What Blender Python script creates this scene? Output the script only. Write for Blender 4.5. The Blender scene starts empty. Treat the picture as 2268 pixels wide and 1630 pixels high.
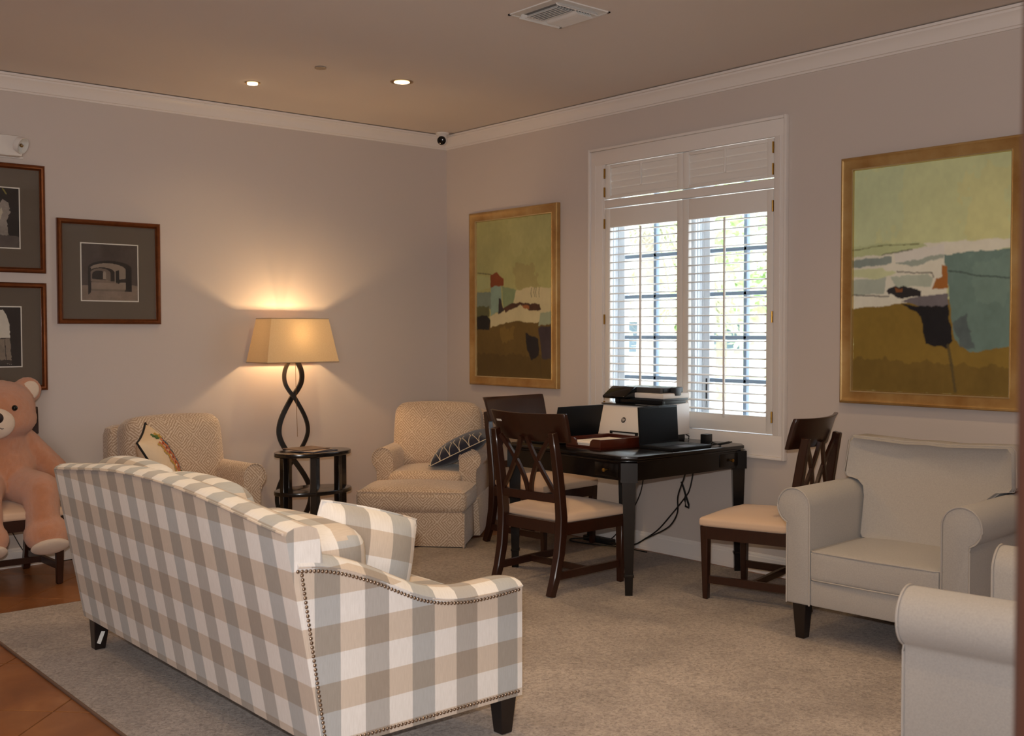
import bpy, bmesh, math, random
import numpy as np
from mathutils import Vector, Matrix
random.seed(7)
PI = math.pi
sc = bpy.context.scene
COL = sc.collection
# ------------------------------------------------------------------ camera
def make_camera():
    f, yaw, pitch, roll = 2395.3, .7064, -.0326, -.0015
    fw = Vector((math.cos(pitch)*math.sin(yaw), math.cos(pitch)*math.cos(yaw), math.sin(pitch)))
    r = fw.cross(Vector((0, 0, 1))).normalized(); u = r.cross(fw)
    c, s = math.cos(roll), math.sin(roll)
    r2 = c*r + s*u; u2 = -s*r + c*u
    cam = bpy.data.cameras.new('camera'); o = bpy.data.objects.new('camera', cam); COL.objects.link(o)
    m = Matrix((r2, u2, -fw)).transposed().to_4x4(); m.translation = (-5.2751, -6.9879, 1.43)
    o.matrix_world = m
    cam.sensor_fit = 'HORIZONTAL'; cam.sensor_width = 36.; cam.lens = f/2268*36.
    cam.clip_start = .02; cam.clip_end = 300
    cam.dof.use_dof = True; cam.dof.focus_distance = 5.2
    cam.dof.aperture_fstop = (cam.lens/1000)/.0080
    sc.camera = o
    return fw, r2, Vector((-5.2751, -6.9879, 1.43))
FWD, RIGHT, CAMP = make_camera()
# ------------------------------------------------------------------ world, sun, exposure
w = bpy.data.worlds.new('daylight'); sc.world = w; w.use_nodes = True
bg = w.node_tree.nodes['Background']; bg.inputs[0].default_value = (.80, .90, 1., 1); bg.inputs[1].default_value = 6.0
def light(name, kind, loc, energy, color, rot=None, **kw):
    l = bpy.data.lights.new(name, kind); l.energy = energy; l.color = color
    for k, v in kw.items(): setattr(l, k, v)
    o = bpy.data.objects.new(name, l); COL.objects.link(o); o.location = loc
    if rot: o.rotation_euler = rot
    return o
def aim(o, target):
    o.rotation_euler = (Vector(target)-o.location).to_track_quat('-Z', 'Y').to_euler()
sun = light('sun', 'SUN', (0, 0, 20), 9., (1., .96, .88)); sun.data.angle = .01
aim(sun, Vector((0, 0, 20))+Vector((.55, -.12, -.8)))
# soft area light added behind the camera to lift the room's ambient level
d = light('ambient_fill', 'AREA', (-6.9, -8.75, 1.75), 88, (1., .93, .86), shape='RECTANGLE', size=1.5, size_y=1.5)
aim(d, (-2.2, -1.6, 2.1))
# the flash that fired on top of the photographer's camera
fl_ = light('camera_flash', 'AREA', CAMP+Vector((0, 0, .13))-RIGHT*.03, 68, (.99, .99, 1.), shape='RECTANGLE', size=.06, size_y=.03)
aim(fl_, CAMP+FWD*5+Vector((0, 0, .1)))
sc.view_settings.view_transform = 'Standard'; sc.view_settings.look = 'None'
sc.view_settings.exposure = 0.0; sc.view_settings.gamma = 1.0; sc.view_settings.use_curve_mapping = False
sc.cycles.use_denoising = True
sc.cycles.max_bounces = 8; sc.cycles.diffuse_bounces = 5
sc.cycles.sample_clamp_indirect = 6.0
# ------------------------------------------------------------------ helpers
def lin(c):
    return tuple((x/255/12.92 if x/255 <= .04045 else ((x/255+.055)/1.055)**2.4) for x in c)
class NT:
    def __init__(s, name):
        s.m = bpy.data.materials.new(name); s.m.use_nodes = True; s.t = s.m.node_tree
        s.p = s.t.nodes['Principled BSDF']; s.out = s.t.nodes['Material Output']
    def n(s, typ, **kw):
        nd = s.t.nodes.new('ShaderNode'+typ)
        for k, v in kw.items(): setattr(nd, k, v)
        return nd
    def l(s, a, b): s.t.links.new(a, b)
    def math(s, op, a, b=None, c=None):
        nd = s.n('Math', operation=op)
        for i, v in enumerate((a, b, c)):
            if v is None: continue
            if isinstance(v, (int, float)): nd.inputs[i].default_value = v
            else: s.l(v, nd.inputs[i])
        return nd.outputs[0]
    def mix(s, fac, a, b, blend='MIX'):
        nd = s.n('Mix', data_type='RGBA', blend_type=blend)
        for sock, v in ((nd.inputs[0], fac), (nd.inputs[6], a), (nd.inputs[7], b)):
            if isinstance(v, (int, float)): sock.default_value = v
            elif isinstance(v, tuple): sock.default_value = (*v[:3], 1)
            else: s.l(v, sock)
        return nd.outputs[2]
    def coord(s, which='Object'):
        return s.n('TexCoord').outputs[which]
    def noise(s, scale, detail=4, rough=.55, vec=None, out='Fac', dist=0.):
        nd = s.n('TexNoise'); nd.inputs['Scale'].default_value = scale; nd.inputs['Detail'].default_value = detail
        nd.inputs['Roughness'].default_value = rough; nd.inputs['Distortion'].default_value = dist
        s.l(vec if vec is not None else s.coord(), nd.inputs['Vector'])
        return nd.outputs[out]
    def ramp(s, fac, stops, interp='LINEAR'):
        nd = s.n('ValToRGB'); cr = nd.color_ramp; cr.interpolation = interp
        while len(cr.elements) < len(stops): cr.elements.new(.5)
        for e, (p, c) in zip(cr.elements, stops): e.position = p; e.color = (*c[:3], 1)
        s.l(fac, nd.inputs[0]); return nd.outputs[0]
    def bump(s, h, strength=.3, dist=.002):
        nd = s.n('Bump'); nd.inputs['Strength'].default_value = strength; nd.inputs['Distance'].default_value = dist
        s.l(h, nd.inputs['Height']); s.l(nd.outputs[0], s.p.inputs['Normal'])
    def base(s, c):
        if isinstance(c, tuple): s.p.inputs['Base Color'].default_value = (*c[:3], 1)
        else: s.l(c, s.p.inputs['Base Color'])
    def set(s, **kw):
        for k, v in kw.items(): s.p.inputs[k.replace('_', ' ')].default_value = v
        return s
MT = {}
def plain(name, rgb, rough=.5, var=0., vscale=6., bscale=0, bstr=.2, bdist=.002, **kw):
    t = NT(name); c = lin(rgb); t.set(Roughness=rough, **kw)
    if var:
        n = t.noise(vscale, 5)
        t.base(t.mix(n, tuple(x*(1-var) for x in c), tuple(min(1, x*(1+var)) for x in c)))
    else: t.base(c)
    if bscale: t.bump(t.noise(bscale, 3), bstr, bdist)
    MT[name] = t.m; return t
plain('wall_paint', (201, 189, 181), .75, .02, 1.2, 260, .12, .0015)
plain('ceiling_paint', (215, 204, 196), .85, .015, 1., 200, .1, .0015)
plain('trim_white', (226, 218, 212), .32, .015, 2.)
plain('shutter_white', (228, 222, 216), .35, .012, 3.)
plain('window_frame', (214, 220, 226), .35)
plain('muntin_grey', (128, 146, 166), .4)
plain('tile_grout', (120, 84, 58), .9, .1, 30)
plain('linen', (168, 162, 157), .9, .17, 170, 700, .5, .0015, Sheen_Weight=.25)
plain('linen_seat', (208, 178, 152), .9, .05, 260, 700, .3, .001, Sheen_Weight=.2)
plain('piping_linen', (170, 163, 157), .9, .05, 200)
plain('black_lacquer', (20, 15, 14), .22, 0, Coat_Weight=.3)
plain('table_wood', (15, 10, 8), .24, .12, 12, Specular_IOR_Level=.35, Coat_Weight=.15, Coat_Roughness=.1)
plain('iron', (24, 20, 18), .45, .1, 20)
plain('sofa_leg', (26, 18, 16), .3)
plain('sticker', (222, 220, 216), .6)
plain('brass', (150, 112, 50), .35, Metallic=.9)
plain('nail_metal', (150, 132, 116), .28, Metallic=1.)
plain('black_plastic', (16, 16, 18), .42)
plain('black_gloss', (8, 8, 10), .12)
plain('grey_plastic', (70, 66, 64), .35, Metallic=.2)
plain('dark_grey_plastic', (44, 46, 50), .4)
plain('printer_white', (226, 216, 208), .42)
plain('printer_tray_wood', (70, 26, 14), .28, .2, 14, Coat_Weight=.4)
plain('paper', (238, 228, 216), .8)
plain('laptop_shell', (16, 16, 18), .5, Specular_IOR_Level=.25)
plain('screen', (7, 7, 8), .55, Specular_IOR_Level=.15)
plain('touchpad', (52, 66, 96), .3)
plain('keys', (14, 15, 20), .5)
plain('cable', (10, 10, 11), .5)
plain('navy', (14, 18, 42), .92, .12, 200, 600, .3, .001, Sheen_Weight=.3)
plain('cream_cord', (214, 200, 176), .8)
plain('pillow_cream', (228, 204, 172), .9, .05, 60, 300, .2, .001)
plain('black_cord', (10, 10, 10), .8)
plain('thread_orange', (206, 110, 60), .85, .2, 60); plain('thread_red', (150, 46, 32), .85, .2, 60)
plain('thread_green', (84, 110, 58), .85, .2, 60); plain('thread_blue', (84, 92, 112), .85, .2, 60); plain('thread_yellow', (190, 150, 60), .85, .2, 60)
plain('fur', (206, 132, 86), 1., .16, 26, 420, 1., .006, Sheen_Weight=.8, Sheen_Roughness=.5)
plain('fur_pale', (226, 204, 182), 1., .06, 40, 420, .8, .004, Sheen_Weight=.4)
plain('eye_black', (6, 5, 5), .08)
plain('nose_brown', (28, 16, 18), .5)
plain('mat_board', (98, 88, 76), .9, .04, 200)
plain('bevel_white', (226, 222, 212), .7)
plain('camera_white', (226, 220, 214), .4)
plain('metal_white', (214, 210, 206), .4)
plain('vent_dark', (120, 116, 112), .7)
plain('sprinkler', (168, 146, 122), .6)
plain('magazine_a', (84, 60, 48), .4, .35, 26); plain('magazine_b', (44, 50, 74), .35, .4, 20); plain('magazine_c', (190, 168, 150), .4, .3, 22)
plain('house_wall', (206, 196, 182), .8); plain('house_roof', (150, 120, 104), .8); plain('house_window', (80, 96, 110), .2)
plain('bark', (150, 140, 126), .9, .3, 8, 12, .6, .03); plain('drive', (220, 214, 204), .9, .05, 2)
def leafmat(name, a, b):
    t = NT(name); t.base(t.mix(t.noise(1.4, 3), lin(a), lin(b))); t.set(Roughness=.7, Transmission_Weight=0.); MT[name] = t.m
leafmat('leaf_light', (160, 186, 130), (206, 218, 176)); leafmat('leaf_mid', (136, 166, 130), (184, 202, 160)); leafmat('frond', (140, 144, 118), (186, 186, 156))
t = NT('lawn'); t.base(t.mix(t.noise(.6, 6), lin((140, 168, 104)), lin((186, 204, 148)))); t.set(Roughness=.95); MT['lawn'] = t.m
# dark stained chair wood
def wood(name, a, b, rough, coat, scale=(1, 1, 14), ns=5.):
    t = NT(name); mp = t.n('Mapping'); mp.inputs['Scale'].default_value = scale; t.l(t.coord(), mp.inputs['Vector'])
    n = t.noise(ns, 6, .6, mp.outputs[0], dist=1.2)
    t.base(t.mix(n, lin(a), lin(b))); t.set(Roughness=rough, Coat_Weight=coat, Coat_Roughness=.12); MT[name] = t.m
wood('chair_wood', (30, 13, 7), (56, 25, 12), .32, .2, (14, 14, 1.2))
wood('door_wood', (46, 18, 8), (58, 25, 11), .5, .0, (10, 10, .8))
wood('frame_bronze', (96, 50, 24), (140, 80, 38), .3, .2, (4, 4, 4)); MT['frame_bronze'].node_tree.nodes['Principled BSDF'].inputs['Metallic'].default_value = .75
t = NT('gold_frame'); n = t.noise(3.5, 5, .6); t.base(t.ramp(n, [(.3, lin((160, 116, 62))), (.55, lin((188, 152, 96))), (.75, lin((202, 172, 120)))])); t.set(Roughness=.38, Metallic=.55); MT['gold_frame'] = t.m
t = NT('gold_lip'); t.base(lin((214, 190, 140))); t.set(Roughness=.25, Metallic=.8); MT['gold_lip'] = t.m
# carpet
t = NT('carpet'); c = t.coord()
n1 = t.noise(2.0, 6, .62, c); n2 = t.noise(62, 3, .7, c, dist=.8); n3 = t.noise(9, 4, .6, c)
base = t.mix(t.ramp(n1, [(.36, (0, 0, 0)), (.62, (1, 1, 1))]), lin((158, 144, 135)), lin((188, 174, 165)))
base = t.mix(t.ramp(n2, [(.33, (0, 0, 0)), (.6, (1, 1, 1))]), t.mix(1., base, (.50, .48, .46), 'MULTIPLY'), base)
base = t.mix(t.ramp(n3, [(.36, (.86, .85, .84)), (.56, (1, 1, 1))]), t.mix(1., base, (.85, .84, .83), 'MULTIPLY'), base)
t.base(base); t.set(Roughness=1., Sheen_Weight=.2); t.bump(n2, .9, .008); MT['carpet'] = t.m
plain('rug_binding', (112, 88, 74), .9, .06, 60)
# terracotta tile
t = NT('tile'); c = t.coord('Object'); oi = t.n('ObjectInfo')
n = t.noise(3.0, 6, .62, c, dist=.6)
b0 = t.ramp(n, [(.28, lin((112, 68, 36))), (.5, lin((138, 87, 49))), (.72, lin((160, 107, 65)))])
b0 = t.mix(t.math('MULTIPLY', oi.outputs['Random'], .35), b0, lin((114, 70, 39)))
t.base(b0); t.set(Roughness=.36, Coat_Weight=.15); t.bump(n, .15, .003); MT['tile'] = t.m
# plaid
def plaid():
    t = NT('plaid'); uv = t.coord('UV'); sp = t.n('SeparateXYZ'); t.l(uv, sp.inputs[0])
    wn = t.noise(420, 2, .5, uv); wob = t.math('MULTIPLY', t.math('SUBTRACT', wn, .5), .0022)
    u = t.math('ADD', sp.outputs[0], wob); v = t.math('ADD', sp.outputs[1], wob); S = .0902
    fu = t.math('FRACT', t.math('DIVIDE', u, 4*S)); fv = t.math('FRACT', t.math('DIVIDE', v, 2*S))
    W = (.77, .745, .73)
    cu = t.ramp(fu, [(0, W), (.25, (.77*.55, .745*.58, .73*.605)), (.5, W), (.75, (.77*.55, .745*.545, .73*.54))], 'CONSTANT')
    cv = t.ramp(fv, [(0, (1, 1, 1)), (.5, (.77, .675, .58))], 'CONSTANT')
    col = t.mix(1., cu, cv, 'MULTIPLY')
    mp = t.n('Mapping'); mp.inputs['Scale'].default_value = (260, 24, 1); t.l(uv, mp.inputs['Vector'])
    slub = t.noise(1., 3, .6, mp.outputs[0])
    mp2 = t.n('Mapping'); mp2.inputs['Scale'].default_value = (900, 900, 1); t.l(uv, mp2.inputs['Vector'])
    weave = t.noise(1., 2, .6, mp2.outputs[0])
    col = t.mix(t.ramp(slub, [(.35, (0, 0, 0)), (.7, (1, 1, 1))]), t.mix(1., col, (.90, .89, .88), 'MULTIPLY'), col)
    t.base(col); t.set(Roughness=.9, Sheen_Weight=.2); t.bump(weave, .25, .0008); MT['plaid'] = t.m
plaid()
def diamond():
    t = NT('diamond_fabric'); uv = t.coord('UV'); sp = t.n('SeparateXYZ'); t.l(uv, sp.inputs[0])
    nz = t.noise(26, 3, .6, uv); wob = t.math('MULTIPLY', t.math('SUBTRACT', nz, .5), .016)
    u = t.math('ADD', sp.outputs[0], wob); v = t.math('SUBTRACT', sp.outputs[1], wob); P = .175
    a = t.math('DIVIDE', t.math('ADD', u, v), P); b = t.math('DIVIDE', t.math('SUBTRACT', u, v), P)
    fa = t.math('ABSOLUTE', t.math('SUBTRACT', t.math('FRACT', a), .5)); fb = t.math('ABSOLUTE', t.math('SUBTRACT', t.math('FRACT', b), .5))
    dd = t.math('MAXIMUM', fa, fb)
    s = t.math('FRACT', t.math('MULTIPLY', dd, 9.))
    ln = t.ramp(s, [(.0, (0, 0, 0)), (.30, (1, 1, 1)), (.55, (1, 1, 1)), (.85, (0, 0, 0))])
    brk = t.ramp(t.noise(90, 2, .5, uv), [(.32, (.25, .25, .25)), (.5, (1, 1, 1))])
    f = t.math('MULTIPLY', ln, brk)
    t.base(t.mix(f, lin((168, 140, 114)), lin((214, 194, 172)))); t.set(Roughness=.88, Sheen_Weight=.35); t.bump(f, .25, .0015); MT['diamond_fabric'] = t.m
diamond()
# lampshade: thin linen that lets light through
t = NT('lamp_shade'); tr = t.n('BsdfTranslucent'); df = t.n('BsdfDiffuse'); mx = t.n('MixShader')
uvn = t.noise(160, 2); cc = t.mix(uvn, lin((214, 182, 138)), lin((228, 200, 158)))
t.l(cc, df.inputs[0]); t.l(cc, tr.inputs[0]); mx.inputs[0].default_value = .045
t.l(df.outputs[0], mx.inputs[1]); t.l(tr.outputs[0], mx.inputs[2]); t.l(mx.outputs[0], t.out.inputs[0]); MT['lamp_shade'] = t.m
def emit(name, rgb, strength):
    t = NT(name); t.set(Emission_Strength=strength); t.p.inputs['Emission Color'].default_value = (*lin(rgb), 1); t.base(lin(rgb)); MT[name] = t.m
emit('bulb_warm', (255, 214, 150), 14.); emit('downlight_glow', (255, 214, 160), 9.)
t = NT('glass'); tp = t.n('BsdfTransparent'); gl = t.n('BsdfGlossy'); gl.inputs['Roughness'].default_value = .02; mx = t.n('MixShader'); mx.inputs[0].default_value = .05
tp.inputs[0].default_value = (.96, .98, .99, 1)
t.l(tp.outputs[0], mx.inputs[1]); t.l(gl.outputs[0], mx.inputs[2]); t.l(mx.outputs[0], t.out.inputs[0]); MT['glass'] = t.m
t = NT('picture_glass'); tp = t.n('BsdfTransparent'); gl = t.n('BsdfGlossy'); gl.inputs['Roughness'].default_value = .03; mx = t.n('MixShader'); mx.inputs[0].default_value = .045
t.l(tp.outputs[0], mx.inputs[1]); t.l(gl.outputs[0], mx.inputs[2]); t.l(mx.outputs[0], t.out.inputs[0]); MT['picture_glass'] = t.m
def paintmat(name, rough):
    t = NT(name); a = t.n('VertexColor'); a.layer_name = 'print'; t.base(a.outputs[0]); t.set(Roughness=rough); t.p.inputs['Specular IOR Level'].default_value = .3; MT[name] = t.m
paintmat('canvas_paint', .55); paintmat('photo_print', .6)

class B:
    """collects shapes in one bmesh"""
    def __init__(s): s.bm = bmesh.new()
    def face(s, vs):
        try: return s.bm.faces.new(vs)
        except ValueError: return None
    def box(s, x0, x1, y0, y1, z0, z1):
        v = [s.bm.verts.new(p) for p in ((x0,y0,z0),(x1,y0,z0),(x1,y1,z0),(x0,y1,z0),(x0,y0,z1),(x1,y0,z1),(x1,y1,z1),(x0,y1,z1))]
        for f in ((3,2,1,0),(4,5,6,7),(0,1,5,4),(1,2,6,5),(2,3,7,6),(3,0,4,7)): s.face([v[i] for i in f])
        return s
    def hexa(s, pts):
        v = [s.bm.verts.new(p) for p in pts]
        for f in ((3,2,1,0),(4,5,6,7),(0,1,5,4),(1,2,6,5),(2,3,7,6),(3,0,4,7)): s.face([v[i] for i in f])
        return s
    def add(s, other):
        me = bpy.data.meshes.new('tmp'); other.bm.to_mesh(me); s.bm.from_mesh(me); bpy.data.meshes.remove(me); return s
    def bevel(s, r, seg=2, angle=30):
        s.bm.normal_update()
        ed = [e for e in s.bm.edges if len(e.link_faces) == 2 and e.calc_face_angle(0) > math.radians(angle)]
        bmesh.ops.bevel(s.bm, geom=ed, offset=r, segments=seg, profile=.5, affect='EDGES', clamp_overlap=True); return s
    def prism(s, poly, axis, a0, a1):
        def P(p, a): return {'x': (a, p[0], p[1]), 'y': (p[0], a, p[1]), 'z': (p[0], p[1], a)}[axis]
        v0 = [s.bm.verts.new(P(p, a0)) for p in poly]; v1 = [s.bm.verts.new(P(p, a1)) for p in poly]; n = len(poly)
        s.face(v0); s.face(v1[::-1])
        for i in range(n): s.face([v0[i], v0[(i+1) % n], v1[(i+1) % n], v1[i]])
        bmesh.ops.recalc_face_normals(s.bm, faces=s.bm.faces[:]); return s
    def sweep(s, path, sect, up=(0, 0, 1), caps=True, scales=None, closed=False):
        path = [Vector(p) for p in path]; n = len(path); rings = []; up = Vector(up)
        for i, p in enumerate(path):
            if closed: tg = path[(i+1) % n]-path[i-1]
            else: tg = path[min(i+1, n-1)]-path[max(i-1, 0)]
            tg.normalize(); sd = tg.cross(up)
            if sd.length < 1e-4: sd = tg.cross(Vector((1, 0, 0)))
            sd.normalize(); u2 = sd.cross(tg); k = scales[i] if scales else 1.
            rings.append([s.bm.verts.new(p+sd*a*k+u2*b*k) for a, b in sect])
        m = len(sect)
        for i in range(n if closed else n-1):
            r0, r1 = rings[i], rings[(i+1) % n]
            for j in range(m): s.face([r0[j], r0[(j+1) % m], r1[(j+1) % m], r1[j]])
        if caps and not closed: s.face(rings[0][::-1]); s.face(rings[-1])
        return s
    def tube(s, path, r, n=8, caps=True, closed=False, scales=None):
        return s.sweep(path, [(r*math.cos(2*PI*i/n), r*math.sin(2*PI*i/n)) for i in range(n)], (0.13, .21, .97), caps, scales, closed)
    def bar(s, path, wd, th, up=(0, 0, 1), scales=None):
        return s.sweep(path, [(-wd/2, -th/2), (wd/2, -th/2), (wd/2, th/2), (-wd/2, th/2)], up, True, scales)
    def lathe(s, prof, n=24, c=(0, 0, 0), axis='z'):
        rings = []
        for r, z in prof:
            ring = []
            for i in range(n):
                a = 2*PI*i/n; x, y = r*math.cos(a), r*math.sin(a)
                q = {'z': (x, y, z), 'x': (z, x, y), 'y': (x, z, y)}[axis]
                ring.append(s.bm.verts.new((c[0]+q[0], c[1]+q[1], c[2]+q[2])))
            rings.append(ring)
        for a, b in zip(rings, rings[1:]):
            for i in range(n): s.face([a[i], a[(i+1) % n], b[(i+1) % n], b[i]])
        s.face(rings[0][::-1]); s.face(rings[-1]); bmesh.ops.recalc_face_normals(s.bm, faces=s.bm.faces[:]); return s
    def ball(s, c, r, n=16, m=10, rot=None):
        r = (r, r, r) if isinstance(r, (int, float)) else r
        mt = Matrix.Translation(c) @ (rot.to_4x4() if rot is not None else Matrix.Identity(4)) @ Matrix.Diagonal((*r, 1))
        bmesh.ops.create_uvsphere(s.bm, u_segments=n, v_segments=m, radius=1., matrix=mt); return s
    def rbox(s, x0, x1, y0, y1, z0, z1, r, seg=2):
        return s.add(B().box(x0, x1, y0, y1, z0, z1).bevel(r, seg))
    def cushion(s, x0, x1, y0, y1, z0, z1, r, crown=(0, 0, 0), n=14):
        """rounded box; crown bulges its x, y and z faces"""
        t = bmesh.new(); bmesh.ops.create_cube(t, size=2.); bmesh.ops.subdivide_edges(t, edges=t.edges[:], cuts=n, use_grid_fill=True)
        hx, hy, hz = (x1-x0)/2, (y1-y0)/2, (z1-z0)/2; c = Vector(((x0+x1)/2, (y0+y1)/2, (z0+z1)/2))
        for v in t.verts:
            u = Vector(v.co); p = Vector((u.x*hx, u.y*hy, u.z*hz))
            q = Vector((max(-hx+r, min(hx-r, p.x)), max(-hy+r, min(hy-r, p.y)), max(-hz+r, min(hz-r, p.z)))); dd = p-q
            if dd.length > 1e-6: p = q+dd.normalized()*r
            cx = (1-u.y**2)*(1-u.z**2)*crown[0]; cy = (1-u.x**2)*(1-u.z**2)*crown[1]; cz = (1-u.x**2)*(1-u.y**2)*crown[2]
            p += Vector((u.x*cx, u.y*cy, u.z*cz)); v.co = c+p
        me = bpy.data.meshes.new('tmp'); t.to_mesh(me); t.free(); s.bm.from_mesh(me); bpy.data.meshes.remove(me); return s
    def xf(s, m):
        bmesh.ops.transform(s.bm, matrix=m, verts=s.bm.verts[:]); return s
    def mesh(s, name, mat, smooth=True, uv=False, ang=38):
        bmesh.ops.remove_doubles(s.bm, verts=s.bm.verts[:], dist=1e-5)
        bmesh.ops.recalc_face_normals(s.bm, faces=s.bm.faces[:])
        me = bpy.data.meshes.new(name); s.bm.to_mesh(me); s.bm.free(); me.materials.append(MT[mat])
        if smooth:
            me.polygons.foreach_set('use_smooth', [True]*len(me.polygons)); me.set_sharp_from_angle(angle=math.radians(ang))
        if uv: boxuv(me, *(uv if isinstance(uv, tuple) else ((1, 0),)))
        return me
    def build(s, name, mat, parent=None, smooth=True, uv=False, loc=None, rot=None, ang=38):
        return link(name, s.mesh(name, mat, smooth, uv, ang), parent, loc, rot)
def planar_uv(o, m):
    me = o.data; l = me.uv_layers.active or me.uv_layers.new(name='UVMap'); mi = m.inverted()
    for lp in me.loops:
        q = mi @ me.vertices[lp.vertex_index].co; l.data[lp.index].uv = (q.x+.03, q.y+.06)
def boxuv(me, top=(1, 0), off=(0, 0)):
    l = me.uv_layers.new(name='UVMap'); n = len(me.loops)
    co = np.empty(len(me.vertices)*3); me.vertices.foreach_get('co', co); co = co.reshape(-1, 3)
    vi = np.empty(n, int); me.loops.foreach_get('vertex_index', vi)
    uv = np.empty((n, 2))
    for p in me.polygons:
        a = [abs(x) for x in p.normal]; k = a.index(max(a)); idx = [(1, 2), (0, 2), top][k]
        for li in p.loop_indices: uv[li] = co[vi[li]][list(idx)]+np.array(off)
    l.data.foreach_set('uv', uv.ravel())
def link(name, data, parent=None, loc=None, rot=None):
    o = bpy.data.objects.new(name, data); COL.objects.link(o)
    if parent: o.parent = parent
    if loc is not None: o.location = loc
    if rot is not None: o.rotation_euler = rot
    return o
def tag(o, label=None, cat=None, group=None, kind=None):
    if label: o['label'] = label
    if cat: o['category'] = cat
    if group: o['group'] = group
    if kind: o['kind'] = kind
    return o
def thing(name, label, cat, loc=(0, 0, 0), rz=0., group=None):
    o = link(name, None, None, loc, (0, 0, rz)); o.empty_display_size = .1
    return tag(o, label, cat, group)
def struct(name, b, mat, **kw):
    return tag(b.build(name, mat, **kw), kind='structure')
def copy_tree(o, parent=None):
    c = o.copy(); COL.objects.link(c)
    if parent: c.parent = parent
    for ch in o.children: copy_tree(ch, c)
    return c
def rot2(th, x, y): return (x*math.cos(th)-y*math.sin(th), x*math.sin(th)+y*math.cos(th))
def anchor(root, lx, ly, wx, wy, th, z=0.):
    a, b = rot2(th, lx, ly); root.location = (wx-a, wy-b, z); root.rotation_euler = (0, 0, th)
RUG = .012
# ================================================================== the setting
XW, YW, H = -8.9, -9.1, 3.0
struct('wall_left', B().box(XW-.15, .2, 0, .15, -.05, H+.1), 'wall_paint')
OY0, OY1, OZ0, OZ1 = -3.17, -1.79, .825, 2.568
wr = B().box(0, .2, OY1, 0, -.05, H+.1).box(0, .2, YW-.15, OY0, -.05, H+.1).box(0, .2, OY0, OY1, -.05, OZ0).box(0, .2, OY0, OY1, OZ1, H+.1)
struct('wall_right', wr, 'wall_paint', smooth=False)
struct('wall_back', B().box(XW-.15, .2, YW-.15, YW, -.05, H+.1), 'wall_paint')
struct('wall_side', B().box(XW-.15, XW, YW, 0, -.05, H+.1), 'wall_paint')
struct('ceiling', B().box(XW, 0, YW, 0, H, H+.1), 'ceiling_paint')
floor = struct('floor', B().box(XW, 0, YW, 0, -.12, -.005), 'tile_grout')
# floor tiles laid on the diagonal
RX0, RX1, RY0, RY1 = -3.87, -.075, -6.6, -1.16
def clip(poly, axis, val, keep_less):
    out = []
    for i in range(len(poly)):
        a, b = poly[i], poly[(i+1) % len(poly)]
        ia = (a[axis] <= val) == keep_less; ib = (b[axis] <= val) == keep_less
        if ia: out.append(a)
        if ia != ib:
            k = (val-a[axis])/(b[axis]-a[axis]); out.append((a[0]+k*(b[0]-a[0]), a[1]+k*(b[1]-a[1])))
    return out
TP, TQ, G = .56, .506, .0035
R2 = math.sqrt(2)
for i in range(-16, 9):
    for j in range(-14, 18):
        p0, q0 = -4.773+TP*i, -.841-TQ*j
        corners = [(p0+G, q0-G), (p0+TP-G, q0-G), (p0+TP-G, q0-TQ+G), (p0+G, q0-TQ+G)]
        poly = [((p+q)/R2, (p-q)/R2) for p, q in corners]
        if all(RX0+.05 < x < RX1-.05 and RY0+.05 < y < RY1-.05 for x, y in poly): continue
        if all(x < -6.6 or y < -6.0 for x, y in poly): continue
        for ax, val, less in ((0, -.015, True), (0, XW, False), (1, -.015, True), (1, YW, False)):
            if poly: poly = clip(poly, ax, val, less)
        if len(poly) < 3: continue
        B().prism(poly, 'z', -.012, 0).bevel(.0015, 1, 60).build('tile', 'tile', floor, smooth=False)
# crown moulding and baseboards
crown = [(0, 2.893), (.009, 2.893), (.012, 2.903), (.02, 2.906), (.022, 2.916), (.027, 2.936), (.038, 2.956), (.05, 2.968), (.052, 2.979), (.064, 2.981), (.066, 2.994), (0, 2.994)]
struct('trim_1', B().prism([(-d_, z) for d_, z in crown], 'x', XW, 0), 'trim_white', ang=25)
struct('trim_2', B().prism([(-d_, z) for d_, z in crown], 'y', YW, 0), 'trim_white', ang=25)
bbp = [(0, 0), (.016, 0), (.016, .02), (.014, .022), (.014, .092), (.010, .098), (.010, .106), (.006, .116), (0, .116)]
struct('baseboard_left', B().prism([(-d_, z) for d_, z in bbp], 'x', XW, 0), 'trim_white', smooth=False)
struct('baseboard_right', B().prism([(-d_, z) for d_, z in bbp], 'y', YW, 0), 'trim_white', smooth=False)
# ---- window
win = tag(link('window_1', None, None, (0, (OY0+OY1)/2, OZ0)), kind='structure')
WO = Vector((0, (OY0+OY1)/2, OZ0)); TW = Matrix.Translation(-WO)
def wpart(name, b, mat, parent=win, **kw): return b.xf(TW).build(name, mat, parent, **kw)
CY0, CY1, CZ0, CZ1 = -3.266, -1.648, .684, 2.68
wpart('casing', B().rbox(-.02, 0, OY1+.012, CY1-.018, CZ0+.018, CZ1-.018, .003).rbox(-.014, 0, OY1, OY1+.02, OZ0, OZ1, .003).rbox(-.024, 0, OY1+.075, OY1+.083, OZ0, OZ1, .002), 'trim_white')
wpart('casing', B().rbox(-.02, 0, CY0+.018, OY0-.012, CZ0+.018, CZ1-.018, .003).rbox(-.014, 0, OY0-.02, OY0, OZ0, OZ1, .003).rbox(-.024, 0, OY0-.05, OY0-.043, OZ0, OZ1, .002), 'trim_white')
wpart('head_casing', B().rbox(-.021, 0, CY0+.018, CY1-.018, OZ1-.004, CZ1-.018, .003), 'trim_white')
wpart('sill_casing', B().rbox(-.021, 0, CY0+.018, CY1-.018, CZ0+.018, OZ0, .003), 'trim_white')
wpart('back_band', B().rbox(-.034, 0, CY1-.018, CY1, CZ0, CZ1, .004), 'trim_white')
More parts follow.
